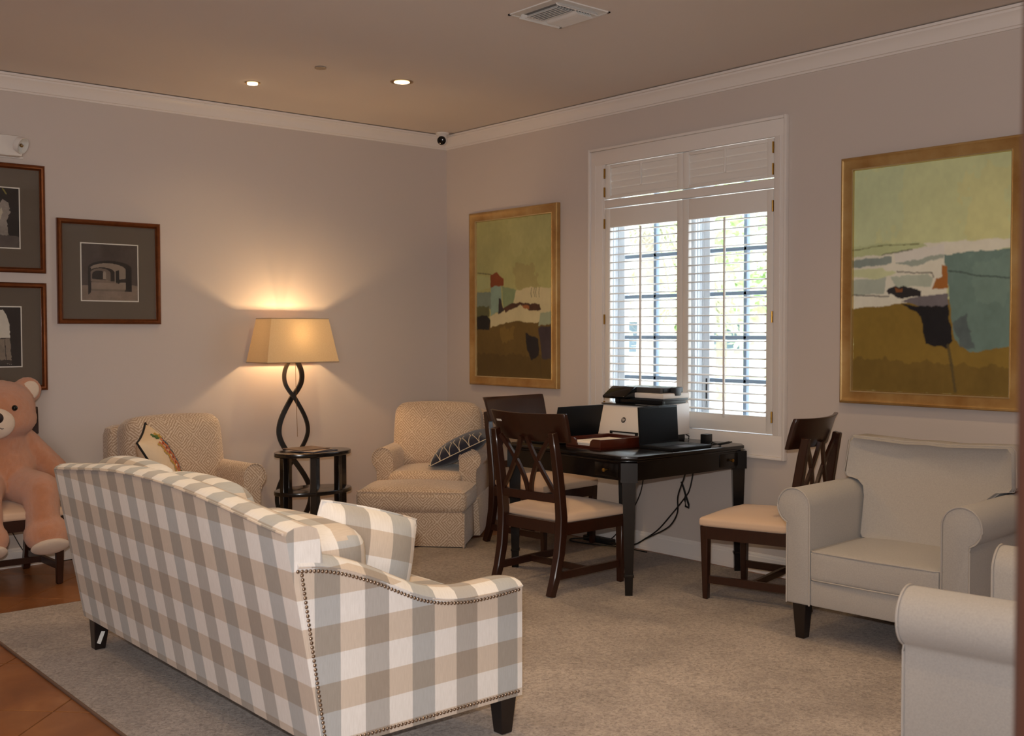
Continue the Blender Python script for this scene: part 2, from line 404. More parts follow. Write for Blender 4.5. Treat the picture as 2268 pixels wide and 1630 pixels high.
wpart('back_band', B().rbox(-.034, 0, CY0, CY0+.018, CZ0, CZ1, .004), 'trim_white')
wpart('back_band', B().rbox(-.034, 0, CY0+.018, CY1-.018, CZ1-.018, CZ1, .004), 'trim_white')
wpart('back_band', B().rbox(-.034, 0, CY0+.018, CY1-.018, CZ0, CZ0+.018, .004), 'trim_white')
wpart('transom_rail', B().rbox(-.014, .035, OY0, OY1, 2.272, 2.326, .004), 'trim_white')
MY = -2.48
for y in (OY1, MY-.05):           # fluted jamb faces turned to the room
    b = B()
    for k in range(6): b.rbox(.045+.025*k, .066+.025*k, y-.006-.002*(k % 2), y+.004, OZ0, 2.3, .002, 1)
    wpart('jamb_liner', b, 'window_frame')
wpart('mullion', B().rbox(.04, .2, MY-.05, MY+.05, OZ0, OZ1, .004), 'window_frame')
for ya, yb in ((OY1-.008, MY+.05), (MY-.058, OY0)):
    s_ = wpart('sash', B().box(.13, .175, yb, ya, OZ0, OZ0+.06).box(.13, .175, yb, ya, OZ1-.06, OZ1).box(.13, .175, ya-.045, ya, OZ0, OZ1).box(.13, .175, yb, yb+.045, OZ0, OZ1), 'window_frame', smooth=False)
    pane = wpart('pane', B().box(.15, .154, yb+.04, ya-.04, OZ0+.05, OZ1-.05), 'glass', s_, smooth=False)
    yc = (ya+yb)/2
    wpart('muntin', B().rbox(.135, .17, yc-.012, yc+.012, OZ0+.05, OZ1-.05, .003), 'muntin_grey', s_)
    for z in (1.128, 1.398, 1.672, 1.945, 2.22):
        wpart('muntin', B().rbox(.135, .17, yb+.04, ya-.04, z-.012, z+.012, .003), 'muntin_grey', s_)
wpart('blind_wand', B().tube([(.1, -2.585, 1.14), (.1, -2.585, 1.01)], .006, 6).tube([(.1, -2.588, 1.01), (.1, -2.592, .96), (.1, -2.588, .945), (.1, -2.582, .96), (.1, -2.584, 1.01)], .002, 5), 'black_plastic')
# ---- plantation shutters: four hinged panels
louver_cache = {}
def shutter(label, y_hi, y_lo, z0, z1, top, bot, hinge_y, closed):
    r = thing('shutter_panel', label, 'shutter', (0, (y_hi+y_lo)/2, z0), 0, 'window shutters')
    yc = (y_hi+y_lo)/2; hw = (y_hi-y_lo)/2; hh = z1-z0; st = .046
    X0, X1 = -.012, .018
    for sgn in (-1, 1):
        y0, y1 = sorted((sgn*hw, sgn*(hw-st)))
        B().rbox(X0, X1, y0, y1, 0, hh, .003).build('stile', 'shutter_white', r)
    B().rbox(X0+.002, X1, -hw+st, hw-st, hh-top, hh, .003).build('rail', 'shutter_white', r)
    B().rbox(X0+.002, X1, -hw+st, hw-st, 0, bot, .003).build('rail', 'shutter_white', r)
    lw = hw-st-.002; key = round(lw, 4), closed
    if key not in louver_cache:
        sec = [(.031*math.cos(a), .0048*math.sin(a)) for a in [2*PI*i/10 for i in range(10)]]
        louver_cache[key] = B().sweep([(0, -lw, 0), (0, lw, 0)], sec, (0, 0, 1)).mesh('louver', 'shutter_white')
    z_lo, z_hi = bot, hh-top
    n = 4 if closed else 23
    pitch = (z_hi-z_lo)/n
    for k in range(n):
        o = link('louver', louver_cache[key], r, (.003, 0, z_lo+pitch*(k+.5)), (0, math.radians(84) if closed else math.radians(-4), 0))
        if closed: o.scale = (pitch/.0575, 1, 1)
    b = B().rbox(-.034, -.022, -.006, .006, z_lo-.02 if not closed else z_lo+pitch*.9, z_hi-.01 if not closed else z_hi+.006, .002)
    b.build('tilt_rod', 'shutter_white', r)
    for z in ((.1, hh*.48, hh-.1) if not closed else (.045, hh-.055)):
        B().box(-.019, -.011, hinge_y-yc-.004, hinge_y-yc+.004, z-.033, z+.033).tube([(-.02, hinge_y-yc, z-.033), (-.02, hinge_y-yc, z+.033)], .0045, 8).build('hinge', 'brass', r)
shutter('tall left shutter panel with open louvers behind the printer', -1.794, MY+.0015, .832, 2.266, .128, .1, -1.794, False)
shutter('tall right shutter panel with open louvers beside the black adapter', MY-.0015, -3.166, .832, 2.266, .128, .1, -3.166, False)
shutter('short upper left shutter panel with closed louvers', -1.794, MY+.0015, 2.334, 2.560, .022, .02, -1.794, True)
shutter('short upper right shutter panel with closed louvers', MY-.0015, -3.166, 2.334, 2.560, .022, .02, -3.166, True)
# unseen window frame, added on the back wall behind the fill light
w2 = tag(link('added_window', None, None, (-6.9, YW, .6)), kind='structure')
B().box(-.95, .95, 0, .05, 0, .08).box(-.95, .95, 0, .05, 2.2, 2.28).box(-.95, -.87, 0, .05, 0, 2.28).box(.87, .95, 0, .05, 0, 2.28).build('frame', 'trim_white', w2, smooth=False)
B().box(-.87, .87, .01, .015, .08, 2.2).build('pane', 'glass', w2, smooth=False)
# wooden door standing open right beside the photographer
dp = CAMP + FWD*.90 + RIGHT*(.92*(2252-1134)/2395.3); dirv = Vector((RIGHT.x, RIGHT.y, 0)).normalized()
door = tag(link('door_1', None, None, (dp.x, dp.y, 0), (0, 0, math.atan2(dirv.y, dirv.x))), kind='structure')
B().rbox(0, .82, -.02, .02, .01, 2.08, .003).build('door_leaf', 'door_wood', door)
B().rbox(.83, .93, -.06, .06, 0, 2.14, .004).build('door_jamb', 'door_wood', door)
for z in (.25, 1.05, 1.85): B().tube([(.825, -.025, z-.05), (.825, -.025, z+.05)], .007, 8).build('hinge', 'brass', door)
# ---- area rug
rug = thing('area_rug', 'large taupe cut pile rug under the sofa and desk', 'rug', ((RX0+RX1)/2, (RY0+RY1)/2, 0))
hx, hy = (RX1-RX0)/2, (RY1-RY0)/2
B().rbox(-hx+.006, hx-.006, -hy+.006, hy-.006, 0, RUG, .004).build('pile', 'carpet', rug)
B().rbox(-hx, -hx+.012, -hy, hy, 0, RUG*.95, .003).rbox(hx-.012, hx, -hy, hy, 0, RUG*.95, .003).rbox(-hx, hx, -hy, -hy+.012, 0, RUG*.95, .003).rbox(-hx, hx, hy-.012, hy, 0, RUG*.95, .003).build('binding', 'rug_binding', rug)
# ================================================================== ceiling things
def downlight(label, x, y, r, energy, deep):
    t_ = thing('recessed_light', label, 'ceiling light', (x, y, H), 0, 'recessed ceiling lights')
    B().lathe([(r*1.04, -.001), (r*1.10, -.003), (r*1.10, 0), (r*.98, .0), (r*.96, -.002)], 32).build('trim_ring', 'sprinkler', t_)
    B().lathe([(r*.97, -.0025), (r*.97, -.0022), (r*.72, -.0008)], 32).build('reflector', 'brass', t_)
    B().lathe([(r*.74, -.004), (r*.7, -.012 if not deep else -.006), (.001, -.018 if not deep else -.008)], 28).build('lamp', 'downlight_glow', t_)
    l = light('recessed_light_source', 'SPOT', (x, y, H-.03), energy, (1., .68, .33), spot_size=2.3, spot_blend=.9, shadow_soft_size=.05)
    return t_
downlight('smaller glowing recessed ceiling light above the floor lamp', -2.073, -.732, .045, 11, False)
downlight('larger glowing recessed ceiling light nearer the window wall', -1.371, -1.355, .066, 44, True)
for x, y, e in ((-2.75, -3.75, 58), (-1.25, -4.55, 44), (-3.5, -5.2, 44), (-4.6, -2.2, 32), (-5.6, -4.6, 40), (-2.2, -6.6, 34), (-3.35, -3.25, 36)):
    light('recessed_light_source', 'SPOT', (x, y, H-.02), e, (1., .68, .33), spot_size=2.3, spot_blend=.9, shadow_soft_size=.05)
sp = thing('sprinkler_cover', 'flat round sprinkler cover plate on the ceiling', 'sprinkler', (-1.949, -1.35, H))
B().lathe([(.034, -.008), (.034, -.003), (.03, -.002)], 28).build('plate', 'sprinkler', sp); B().lathe([(.026, -.003), (.026, 0)], 20).build('stem', 'vent_dark', sp)
vn = thing('ceiling_vent', 'square white air vent with curved blades in the ceiling', 'vent', (-1.612, -3.055, H))
v = B()
for a in (0, 1, 2, 3):
    v.add(B().box(-.178, .178, .165, .178, -.006, 0).xf(Matrix.Rotation(a*PI/2, 4, 'Z')))
v.build('frame', 'metal_white', vn)
B().box(-.165, .165, -.165, .165, -.0035, -.0005).build('plate', 'metal_white', vn, smooth=False)
B().box(-.125, .125, -.115, .115, -.005, -.0036).build('duct', 'vent_dark', vn, smooth=False)
def blade(length, sgn):
    pts = [(0, 0), (.004, -.008), (.012, -.015), (.022, -.018)]
    return B().prism([(sgn*a, z) for a, z in pts]+[(sgn*(a-.0015), z-.0015) for a, z in pts[::-1]], 'y', -length, length).mesh('blade', 'metal_white')
bp, bn = blade(.108, 1), blade(.108, -1)
for k in range(6):
    link('blade', bp, vn, (.012+k*.019, 0, -.006)); link('blade', bn, vn, (-.012-k*.019, 0, -.006))
for sgn in (-1, 1):
    B().prism([(sgn*.118, -.004), (sgn*.126, -.014), (sgn*.142, -.022), (sgn*.146, -.02), (sgn*.134, -.01), (sgn*.128, -.003)], 'x', -.132, .132).build('side_blade', 'metal_white', vn)
cm = thing('security_camera', 'small white dome security camera in the ceiling corner', 'camera', (-.135, -.125, H), math.radians(-5))
B().lathe([(.052, 0), (.052, -.012), (.046, -.016), (.038, -.02), (.036, -.05), (.02, -.062)], 28).build('mount', 'camera_white', cm)
B().ball((-.008, -.012, -.058), .042, 24, 16).build('turret', 'camera_white', cm)
q = Vector((-.62, -.72, -.25)).normalized()
B().lathe([(.034, 0), (.034, .012), (.028, .017), (.001, .019)], 24).xf(Matrix.Translation(Vector((-.008, -.012, -.058))+q*.030) @ q.to_track_quat('Z', 'Y').to_matrix().to_4x4()).build('lens_cover', 'black_gloss', cm)
# ================================================================== sofa
SX, SY = -3.18, -3.075
sofa = thing('sofa', 'plaid camelback sofa with nailhead trim standing on the rug', 'sofa', (SX, SY, RUG))
Y0, Y1 = -4.105-SY, -2.035-SY; BY0, BY1 = Y0-.0165, Y1+.0165           # near and far ends, local
def ztop(t): return .842+.066*math.sin(PI*t)**1.15-RUG
def interp(xs, ys, x):
    for i in range(len(xs)-1):
        if x <= xs[i+1]:
            k = (x-xs[i])/(xs[i+1]-xs[i]); k = max(0, min(1, k)); return ys[i]+k*(ys[i+1]-ys[i])
    return ys[-1]
def loft(rings, closed=True):
    b = B(); vs = [[b.bm.verts.new(p) for p in r] for r in rings]
    for a, c in zip(vs, vs[1:]):
        for j in range(len(a) if closed else len(a)-1): b.face([a[j], a[(j+1) % len(a)], c[(j+1) % len(a)], c[j]])
    b.face(vs[0][::-1]); b.face(vs[-1]); return b
def lx(x): return x-SX
rings = []
for i in range(41):
    t_ = i/40; y = BY0+(BY1-BY0)*t_; zt = ztop(t_)
    rake = -.125*(zt/.85)
    xb, xt = lx(-3.592), lx(-3.592)+rake
    rings.append([(xb, y, .135), (xb+(xt-xb)*.5, y, .135+(zt-.155)*.5), (xt, y, zt-.018), (xt+.006, y, zt-.005), (xt+.03, y, zt+.006), (xt+.075, y, zt+.008), (xt+.105, y, zt-.004), (xt+.115, y, zt-.03), (xt+.155, y, .50), (xt+.2, y, .3), (xb+.2, y, .135)])
sb = loft(rings).build('back', 'plaid', sofa, uv=((1, 0), (1.048, -.162)), ang=50)
B().tube([(lx(-3.592)-.125*(ztop(i/40)/.85)-.001, Y0+(Y1-Y0)*i/40, ztop(i/40)-.012) for i in range(41)], .0045, 6).build('piping', 'plaid', sb, uv=True)
# arms: loft along x with the swooping profile
ax = [-3.70, -3.60, -3.516, -3.40, -3.314, -3.226, -3.134, -3.019, -2.90, -2.79]
az = [.722, .712, .690, .645, .602, .560, .534, .520, .522, .530]
def nailz(x): return interp(ax, az, x)-RUG
def smooth_z(x): return sum(nailz(x+k*.02)*w_ for k, w_ in ((-2, 1), (-1, 2), (0, 3), (1, 2), (2, 1)))/9
def arm(sgn):
    rg = []; yo = Y0-.018 if sgn < 0 else Y1+.018; s = -sgn
    for i in range(37):
        x = -3.69+.905*i/36; z = smooth_z(x); fr = min(1, max(0, (i-32)/4.)); dx = 0
        xw = x; bot = .135
        # near the back the side panel follows the raked back
        def X(zz): return lx(max(xw, -3.572-.125*(zz/.85)))
        k = 1-.35*fr**2
        rg.append([(X(bot), yo, bot), (X(z*.5), yo, z*.5), (X(z), yo, z), (X(z), yo-s*.006, z+.012*k), (X(z), yo+s*.012, z+.034*k), (X(z), yo+s*.045, z+.046*k), (X(z), yo+s*.095, z+.042*k), (X(z), yo+s*.125, z+.022*k), (X(z-.01), yo+s*.135, z-.01), (X(.28), yo+s*.135, .28), (X(bot), yo+s*.135, bot)])
    return loft(rg)
near_arm = arm(-1).build('arm', 'plaid', sofa, uv=((0, 1), (.529, -.162)), ang=60)
arm(1).build('arm', 'plaid', sofa, uv=((0, 1), (.529, -.162)), ang=60)
# nailheads on the near arm
nm = B().ball((0, 0, 0), (.0062, .0042, .0062), 10, 6).mesh('nailhead', 'nail_metal')
def along(pts, step):
    out = []; acc = 0
    for a, b in zip(pts, pts[1:]):
        a, b = Vector(a), Vector(b); L = (b-a).length; t_ = acc
        while t_ < L: out.append(a+(b-a)*(t_/L)); t_ += step
        acc = t_-L
    return out
yo = Y0-.019
top_line = [(lx(x), yo, smooth_z(x)-.004) for x in np.linspace(-3.675, -2.79, 60)]
rear_line = [(lx(-3.572-.125*(z/.85))+.012, yo, z) for z in np.linspace(.69, .15, 12)]
bot_line = [(lx(-3.585), yo, .152), (lx(-2.79), yo, .152)]
for p in along(top_line, .0142)+along(rear_line, .0142)+along(bot_line, .0142): link('nailhead', nm, near_arm, p)
B().tube([(p[0], p[1]-.001, p[2]+.012) for p in top_line], .0035, 6).build('piping', 'plaid', near_arm, uv=True)
# body, seat cushions, back cushions
B().rbox(lx(-3.58), lx(-2.80), Y0+.02, Y1-.02, .135, .31, .02).build('base', 'plaid', sofa, uv=True)
for k in range(2):
    w_ = (Y1-Y0-.27)/2; y = Y0+.135+w_*k
    B().cushion(lx(-3.43), lx(-2.765), y+.005, y+w_-.005, .31, .455, .045, (0, 0, .02)).build('seat_cushion', 'plaid', sofa, uv=True)
for k, (ya, yb, zt, dx) in enumerate(((-3.985, -3.37, .778, .0), (-3.36, -2.74, .855, .01), (-2.73, -2.12, .865, 0.))):
    c = B().cushion(lx(-3.60+dx), lx((-3.41 if k else -3.32)+dx), ya-SY, yb-SY, .44, zt, .075, (.035, .01, .02), 12)
    o_ = c.build('back_cushion', 'plaid', sofa, uv=True)
def leg4(b, cx, cy, z0, z1, r0, r1, dx=0, dy=0):
    return b.hexa([(cx+dx-r0, cy+dy-r0, z0), (cx+dx+r0, cy+dy-r0, z0), (cx+dx+r0, cy+dy+r0, z0), (cx+dx-r0, cy+dy+r0, z0), (cx-r1, cy-r1, z1), (cx+r1, cy-r1, z1), (cx+r1, cy+r1, z1), (cx-r1, cy+r1, z1)])
far_leg = None
for x, y, dx in ((-3.55, -2.10, -.008), (-3.55, -4.06, -.008), (-2.835, -4.075, .0), (-2.835, -2.10, .0)):
    o_ = leg4(B(), lx(x), y-SY, 0, .14, .024, .036, dx, 0).bevel(.003, 1).build('leg', 'sofa_leg', sofa, smooth=False)
    if far_leg is None: far_leg = o_
st = B().box(-.0085, .0085, -.0012, .0012, -.042, .042).xf(Matrix.Translation((lx(-3.552), -2.131-SY, .068)) @ Matrix.Rotation(math.radians(24), 4, 'Y') @ Matrix.Rotation(math.radians(-5), 4, 'X'))
tag(st.build('price_sticker', 'sticker', far_leg, smooth=False), 'white strip sticker on the dark leg')
# throw pillows ------------------------------------------------------------
def pillow_mesh(wd, ht, th, n=18, pinch=.06):
    b = B(); top = {}; bot = {}
    for i in range(n+1):
        for j in range(n+1):
            u, v_ = -1+2*i/n, -1+2*j/n
            e = max(0, (1-abs(u)**2.6))*max(0, (1-abs(v_)**2.6)); z = th*e**.55
            x = u*wd*(1-pinch*(1-v_*v_)); y = v_*ht*(1-pinch*(1-u*u))
            top[i, j] = b.bm.verts.new((x, y, z)); bot[i, j] = b.bm.verts.new((x, y, -z)) if 0 < i < n and 0 < j < n else top[i, j]
    for i in range(n):
        for j in range(n):
            b.face([top[i, j], top[i+1, j], top[i+1, j+1], top[i, j+1]])
            b.face([bot[i, j+1], bot[i+1, j+1], bot[i+1, j], bot[i, j]])
    return b
def pillow_edge(wd, ht, n=16, pinch=.06):
    pts = []
    for k in range(4):
        for i in range(n):
            t_ = -1+2*i/n; u, v_ = [(t_, -1), (1, t_), (-t_, 1), (-1, -t_)][k]
            pts.append((u*wd*(1-pinch*(1-v_*v_)), v_*ht*(1-pinch*(1-u*u)), 0))
    return pts
def frame_matrix(c, u, n):
    u = Vector(u).normalized(); n = Vector(n); n = (n-u*n.dot(u)).normalized(); v_ = n.cross(u)
    m = Matrix((u, v_, n)).transposed().to_4x4(); m.translation = c; return m
pl = thing('throw_pillow', 'plaid square throw pillow leaning at the near end of sofa', 'pillow', (-3.235, -3.78, .415))
mt = frame_matrix((0, 0, .205), (.93, -.12, -.26), (-.42, -.86, .22))
planar_uv(pillow_mesh(.19, .19, .105, 20, -.035).xf(mt).build('cover', 'plaid', pl, uv=True), mt)
B().tube([mt @ Vector(p) for p in pillow_edge(.19, .19, 16, -.035)], .005, 6, closed=True).build('piping', 'plaid', pl, uv=True)
# ================================================================== tan skirted armchairs
def outline_arm(xo, xi_w, r, zc, z0, sgn, n=18):
    """scroll arm outline, outer side first"""
    xc = xo-(xi_w-r); a0 = -math.acos(max(-1, min(1, (xo-xc)/r)))
    pts = [(xo, z0), (xo, zc+r*math.sin(a0)-.02)]
    for i in range(n+1):
        a = a0+(PI-a0)*i/n; pts.append((xc+r*math.cos(a), zc+r*math.sin(a)))
    pts.append((xo-xi_w, z0))
    return [(sgn*x, z) for x, z in pts]
def tan_chair(label, pitch_group):
    r = thing('skirted_armchair', label, 'armchair', group='tan patterned armchairs')
    W = .39; D0, D1 = -.40, .42
    for sgn in (-1, 1):
        poly = outline_arm(W-.03, .125, .078, .535, .05, sgn)
        a = B().prism(poly, 'y', D0+.10, D1-.12).bevel(.012, 2, 40).build('arm', 'diamond_fabric', r, uv=True)
        B().tube([(x, D0+.10, z) for x, z in poly[1:-1]], .004, 6).build('piping', 'diamond_fabric', a, uv=True)
    B().rbox(-W+.16, W-.16, D0+.06, D1-.16, .05, .31, .02).build('base', 'diamond_fabric', r, uv=True)
    sk = [(-W+.005, D0+.055), (W-.005, D0+.055), (W-.015, D1-.02), (-W+.015, D1-.02)]
    s_ = B(); o0 = [s_.bm.verts.new((x*1.035, y*1.03, .012)) for x, y in sk]; o1 = [s_.bm.verts.new((x*.985, y*.99, .27)) for x, y in sk]
    for i in range(4): s_.face([o0[i], o0[(i+1) % 4], o1[(i+1) % 4], o1[i]])
    s_.face(o1); s_.face(o0[::-1]); s_.bevel(.012, 2, 60).build('skirt', 'diamond_fabric', r, uv=True)
    B().cushion(-W+.13, W-.13, D0+.02, D1-.25, .31, .452, .045, (.0, .012, .028)).build('seat_cushion', 'diamond_fabric', r, uv=True)
    bk = B().cushion(-W+.035, W-.035, D1-.15, D1, .10, .85, .05, (0, .01, .01), 12); bk.build('back', 'diamond_fabric', r, uv=True)
    c = B().cushion(-W+.075, W-.075, .02, .24, .43, .915, .07, (.02, .035, .02), 14)
    c.xf(Matrix.Translation((0, .06, .43)) @ Matrix.Rotation(math.radians(-9), 4, 'X') @ Matrix.Translation((0, -.06, -.43)))
    c.build('back_cushion', 'diamond_fabric', r, uv=True)
    return r
tc = tan_chair('tan patterned armchair behind the sofa, left of the floor lamp', '')
tc.location = (-2.46, -.54, 0); tc.rotation_euler = (0, 0, math.radians(4))
tc2 = copy_tree(tc); tc2['label'] = 'tan patterned armchair in the room corner behind its ottoman'
TH2 = math.atan2(-.74, .67)        # facing about (-.74, -.67)
fdir = Vector((-.74, -.673, 0)).normalized(); TH2 = math.atan2(fdir.x, -fdir.y)
C0 = Vector((-1.165, -1.135, 0))
tc2.location = C0-fdir*.80; tc2.rotation_euler = (0, 0, TH2)
ot = thing('ottoman', 'tan patterned skirted ottoman pushed up to the corner armchair', 'ottoman', C0-fdir*.235, TH2); ot.location.z = RUG*.5
hw, hd = .345, .225
s_ = B(); sk = [(-hw, -hd), (hw, -hd), (hw, hd), (-hw, hd)]
o0 = [s_.bm.verts.new((x*1.03, y*1.03, .01)) for x, y in sk]; o1 = [s_.bm.verts.new((x, y, .25)) for x, y in sk]
for i in range(4): s_.face([o0[i], o0[(i+1) % 4], o1[(i+1) % 4], o1[i]])
s_.face(o1); s_.face(o0[::-1]); s_.bevel(.01, 2, 60).build('skirt', 'diamond_fabric', ot, uv=True)
B().box(hw+.002, hw+.016, -hd-.012, -hd+.03, .006, .235).bevel(.004, 1).build('corner_pleat', 'diamond_fabric', ot, uv=True)
B().cushion(-hw-.03, hw+.03, -hd-.03, hd+.02, .235, .385, .05, (.0, .004, .035), 16).build('cushion', 'diamond_fabric', ot, uv=True)
ed = [(-hw-.018, -hd-.022, .372), (0, -hd-.028, .374), (hw+.018, -hd-.022, .372), (hw+.026, 0, .374), (hw+.018, hd+.01, .372)]
B().tube(ed, .004, 6).build('piping', 'diamond_fabric', ot, uv=True)
# navy pillow on the corner chair
rr = Vector((math.cos(TH2), math.sin(TH2), 0))          # chair's own right as seen from the front
base = tc2.location+rr*.22+fdir*.13
nv = thing('navy_pillow', 'navy blue pillow with cream rope netting on corner armchair', 'pillow', (base.x, base.y, .47))
mt = frame_matrix((.0, .0, .135), (rr*.86+Vector((0, 0, .42)))[:], (-rr*.36+fdir*.10+Vector((0, 0, .92)))[:])
pillow_mesh(.235, .20, .075).xf(mt).build('cover', 'navy', nv)
rp = B()
edge = [mt @ Vector(p) for p in pillow_edge(.235, .20)]
rp.tube(edge, .0025, 5, closed=True)
def onp(u, v_):
    e = max(0, (1-abs(u)**2.6))*max(0, (1-abs(v_)**2.6)); return mt @ Vector((u*.235*(1-.06*(1-v_*v_)), v_*.2*(1-.06*(1-u*u)), .075*e**.55+.003))
vs_ = -1. if (mt @ Vector((0, -1, 0))-mt.translation).dot(fdir) > 0 else 1.
for k in range(6):
    u0 = -.90+k*.33
    for du in (.14, -.14):
        rp.tube([onp(u0+du*s_2/5., vs_*(1.0-.09*s_2)) for s_2 in range(6)], .0024, 5)
        rp.tube([onp(u0+du*(1-s_2/5.), vs_*(.55+.0*s_2)-vs_*.09*s_2) for s_2 in range(3)], .0022, 5)
rp.build('rope_netting', 'cream_cord', nv)
# embroidered pillow on the left tan chair
ep = thing('embroidered_pillow', 'cream pillow with black piping and colourful embroidery on armchair', 'pillow', (-2.70, -.72, .46))
mt = frame_matrix((0.0, 0.0, .205), (-.50, .05, .86), (.70, -.52, .50))
pillow_mesh(.205, .19, .085).xf(mt).build('cover', 'pillow_cream', ep)
B().tube([mt @ Vector(p) for p in pillow_edge(.205, .19)], .0065, 6, closed=True).build('piping', 'black_cord', ep)
def onq(u, v_, h=.004):
    e = max(0, (1-abs(u)**2.6))*max(0, (1-abs(v_)**2.6)); return mt @ Vector((u*.205*(1-.06*(1-v_*v_)), v_*.19*(1-.06*(1-u*u)), .085*e**.55+h))
for k, (m_, v0, v1) in enumerate((('thread_blue', -.30, -.14), ('thread_orange', -.12, .02), ('thread_red', .04, .16), ('thread_orange', .2, .3), ('thread_yellow', .32, .42))):
    b = B()
    for i in range(14):
        if k == 2 and i % 2: continue
        u0, u1 = -.62+1.24*i/14, -.62+1.24*(i+.9)/14; wv = .05*math.sin(i*1.7+k)
        q_ = [b.bm.verts.new(onq(*p)) for p in ((u0, v0+wv), (u1, v0+wv), (u1, v1+wv), (u0, v1+wv))]; b.face(q_)
    bmesh.ops.solidify(b.bm, geom=b.bm.faces[:], thickness=.003); b.build('embroidery', m_, ep)
for (u, v_, m_) in ((-.72, -.1, 'thread_green'), (.72, -.15, 'thread_yellow'), (.78, .05, 'thread_green'), (-.68, .12, 'thread_red')):
    b = B()
    for a in range(5):
        b.tube([onq(u, v_), onq(u+.12*math.cos(a*1.1), v_+.12*math.sin(a*1.1), .006)], .006, 5)
    b.build('embroidered_leaf', m_, ep)
# ================================================================== grey rolled-arm armchairs
def grey_chair(label):
    r = thing('armchair', label, 'armchair', group='grey linen armchairs')
    W = .425; F, K = -.44, .42; AW = .118; zc, rad, z0 = .615, .084, .165
    for sgn in (-1, 1):
        poly = outline_arm(W, AW, rad, zc, z0, sgn, 22)
        a = B().prism(poly, 'y', F, K-.10).bevel(.009, 2, 45).build('arm', 'linen', r, uv=True, ang=50)
        B().tube([(x, F+.001, z) for x, z in poly], .0042, 6).build('piping', 'piping_linen', a)
        B().tube([(sgn*(W+.001), y, .545) for y in (F+.005, K-.1)], .003, 5).build('seam', 'piping_linen', a)
    B().rbox(-W+AW, W-AW, F+.004, K-.12, z0, .285, .012).build('seat_rail', 'linen', r, uv=True)
    B().cushion(-W+AW+.003, W-AW-.003, F-.008, .10, .283, .425, .022, (0, .006, .018), 16).build('seat_cushion', 'linen', r, uv=True)
    e = W-AW-.006
    for z in (.418, .29): B().tube([(-e, .08, z), (-e, F+.008, z), (-e+.02, F-.005, z), (0, F-.012, z), (e-.02, F-.005, z), (e, F+.008, z), (e, .08, z)], .0036, 6).build('piping', 'piping_linen', r)
    bk = B().prism([(-W+.02, z0), (W-.02, z0), (W-.035, .86), (-W+.035, .86)], 'y', K-.17, K).bevel(.03, 3).build('back', 'linen', r, uv=True)
    # T shaped back cushion
    iw = W-AW-.004; ow = W-.012
    half = [(0, .415), (iw*.6, .415), (iw-.01, .42), (iw, .44), (iw-.004, .62), (iw+.005, .672), (iw+.04, .702), (ow-.012, .712), (ow, .73), (ow-.012, .885), (ow-.03, .908), (ow*.6, .902), (ow*.25, .895), (0, .900)]
    full = half+[(-x, z) for x, z in half[-2:0:-1]]
    rg = []
    for k, (yy, sc_) in enumerate(((.035, .90), (.012, .965), (.03, 1.0), (.17, 1.0), (.2, .96))):
        cx, cz = 0, .66
        rg.append([(x*sc_, yy+.13*(cz+(z-cz)*sc_-.42)-(.018*(1-(x/ow)**2) if k < 2 else 0), cz+(z-cz)*sc_) for x, z in full])
    c = loft(rg)
    bc = c.build('back_cushion', 'linen', r, uv=True, ang=70)
    B().tube([(x*1.003, .028+.13*(z-.42), z) for x, z in full], .0042, 6, closed=True).build('piping', 'piping_linen', bc)
    for sx in (-1, 1):
        for y, d_ in ((F+.05, 0), (K-.06, .03)):
            leg4(B(), sx*(W-.055), y, 0, z0+.004, .023, .034, 0, d_).bevel(.003, 1).build('leg', 'sofa_leg', r, smooth=False)
    return r
g1 = grey_chair('grey linen rolled-arm armchair below the large painting')
anchor(g1, -.425, -.44, -1.062, -4.015, math.radians(-86.5), RUG)
g2 = copy_tree(g1); g2['label'] = 'grey linen armchair cut off at the right edge, nearest the camera'
anchor(g2, .425, -.44, -2.470, -5.400, math.radians(187.4), RUG)
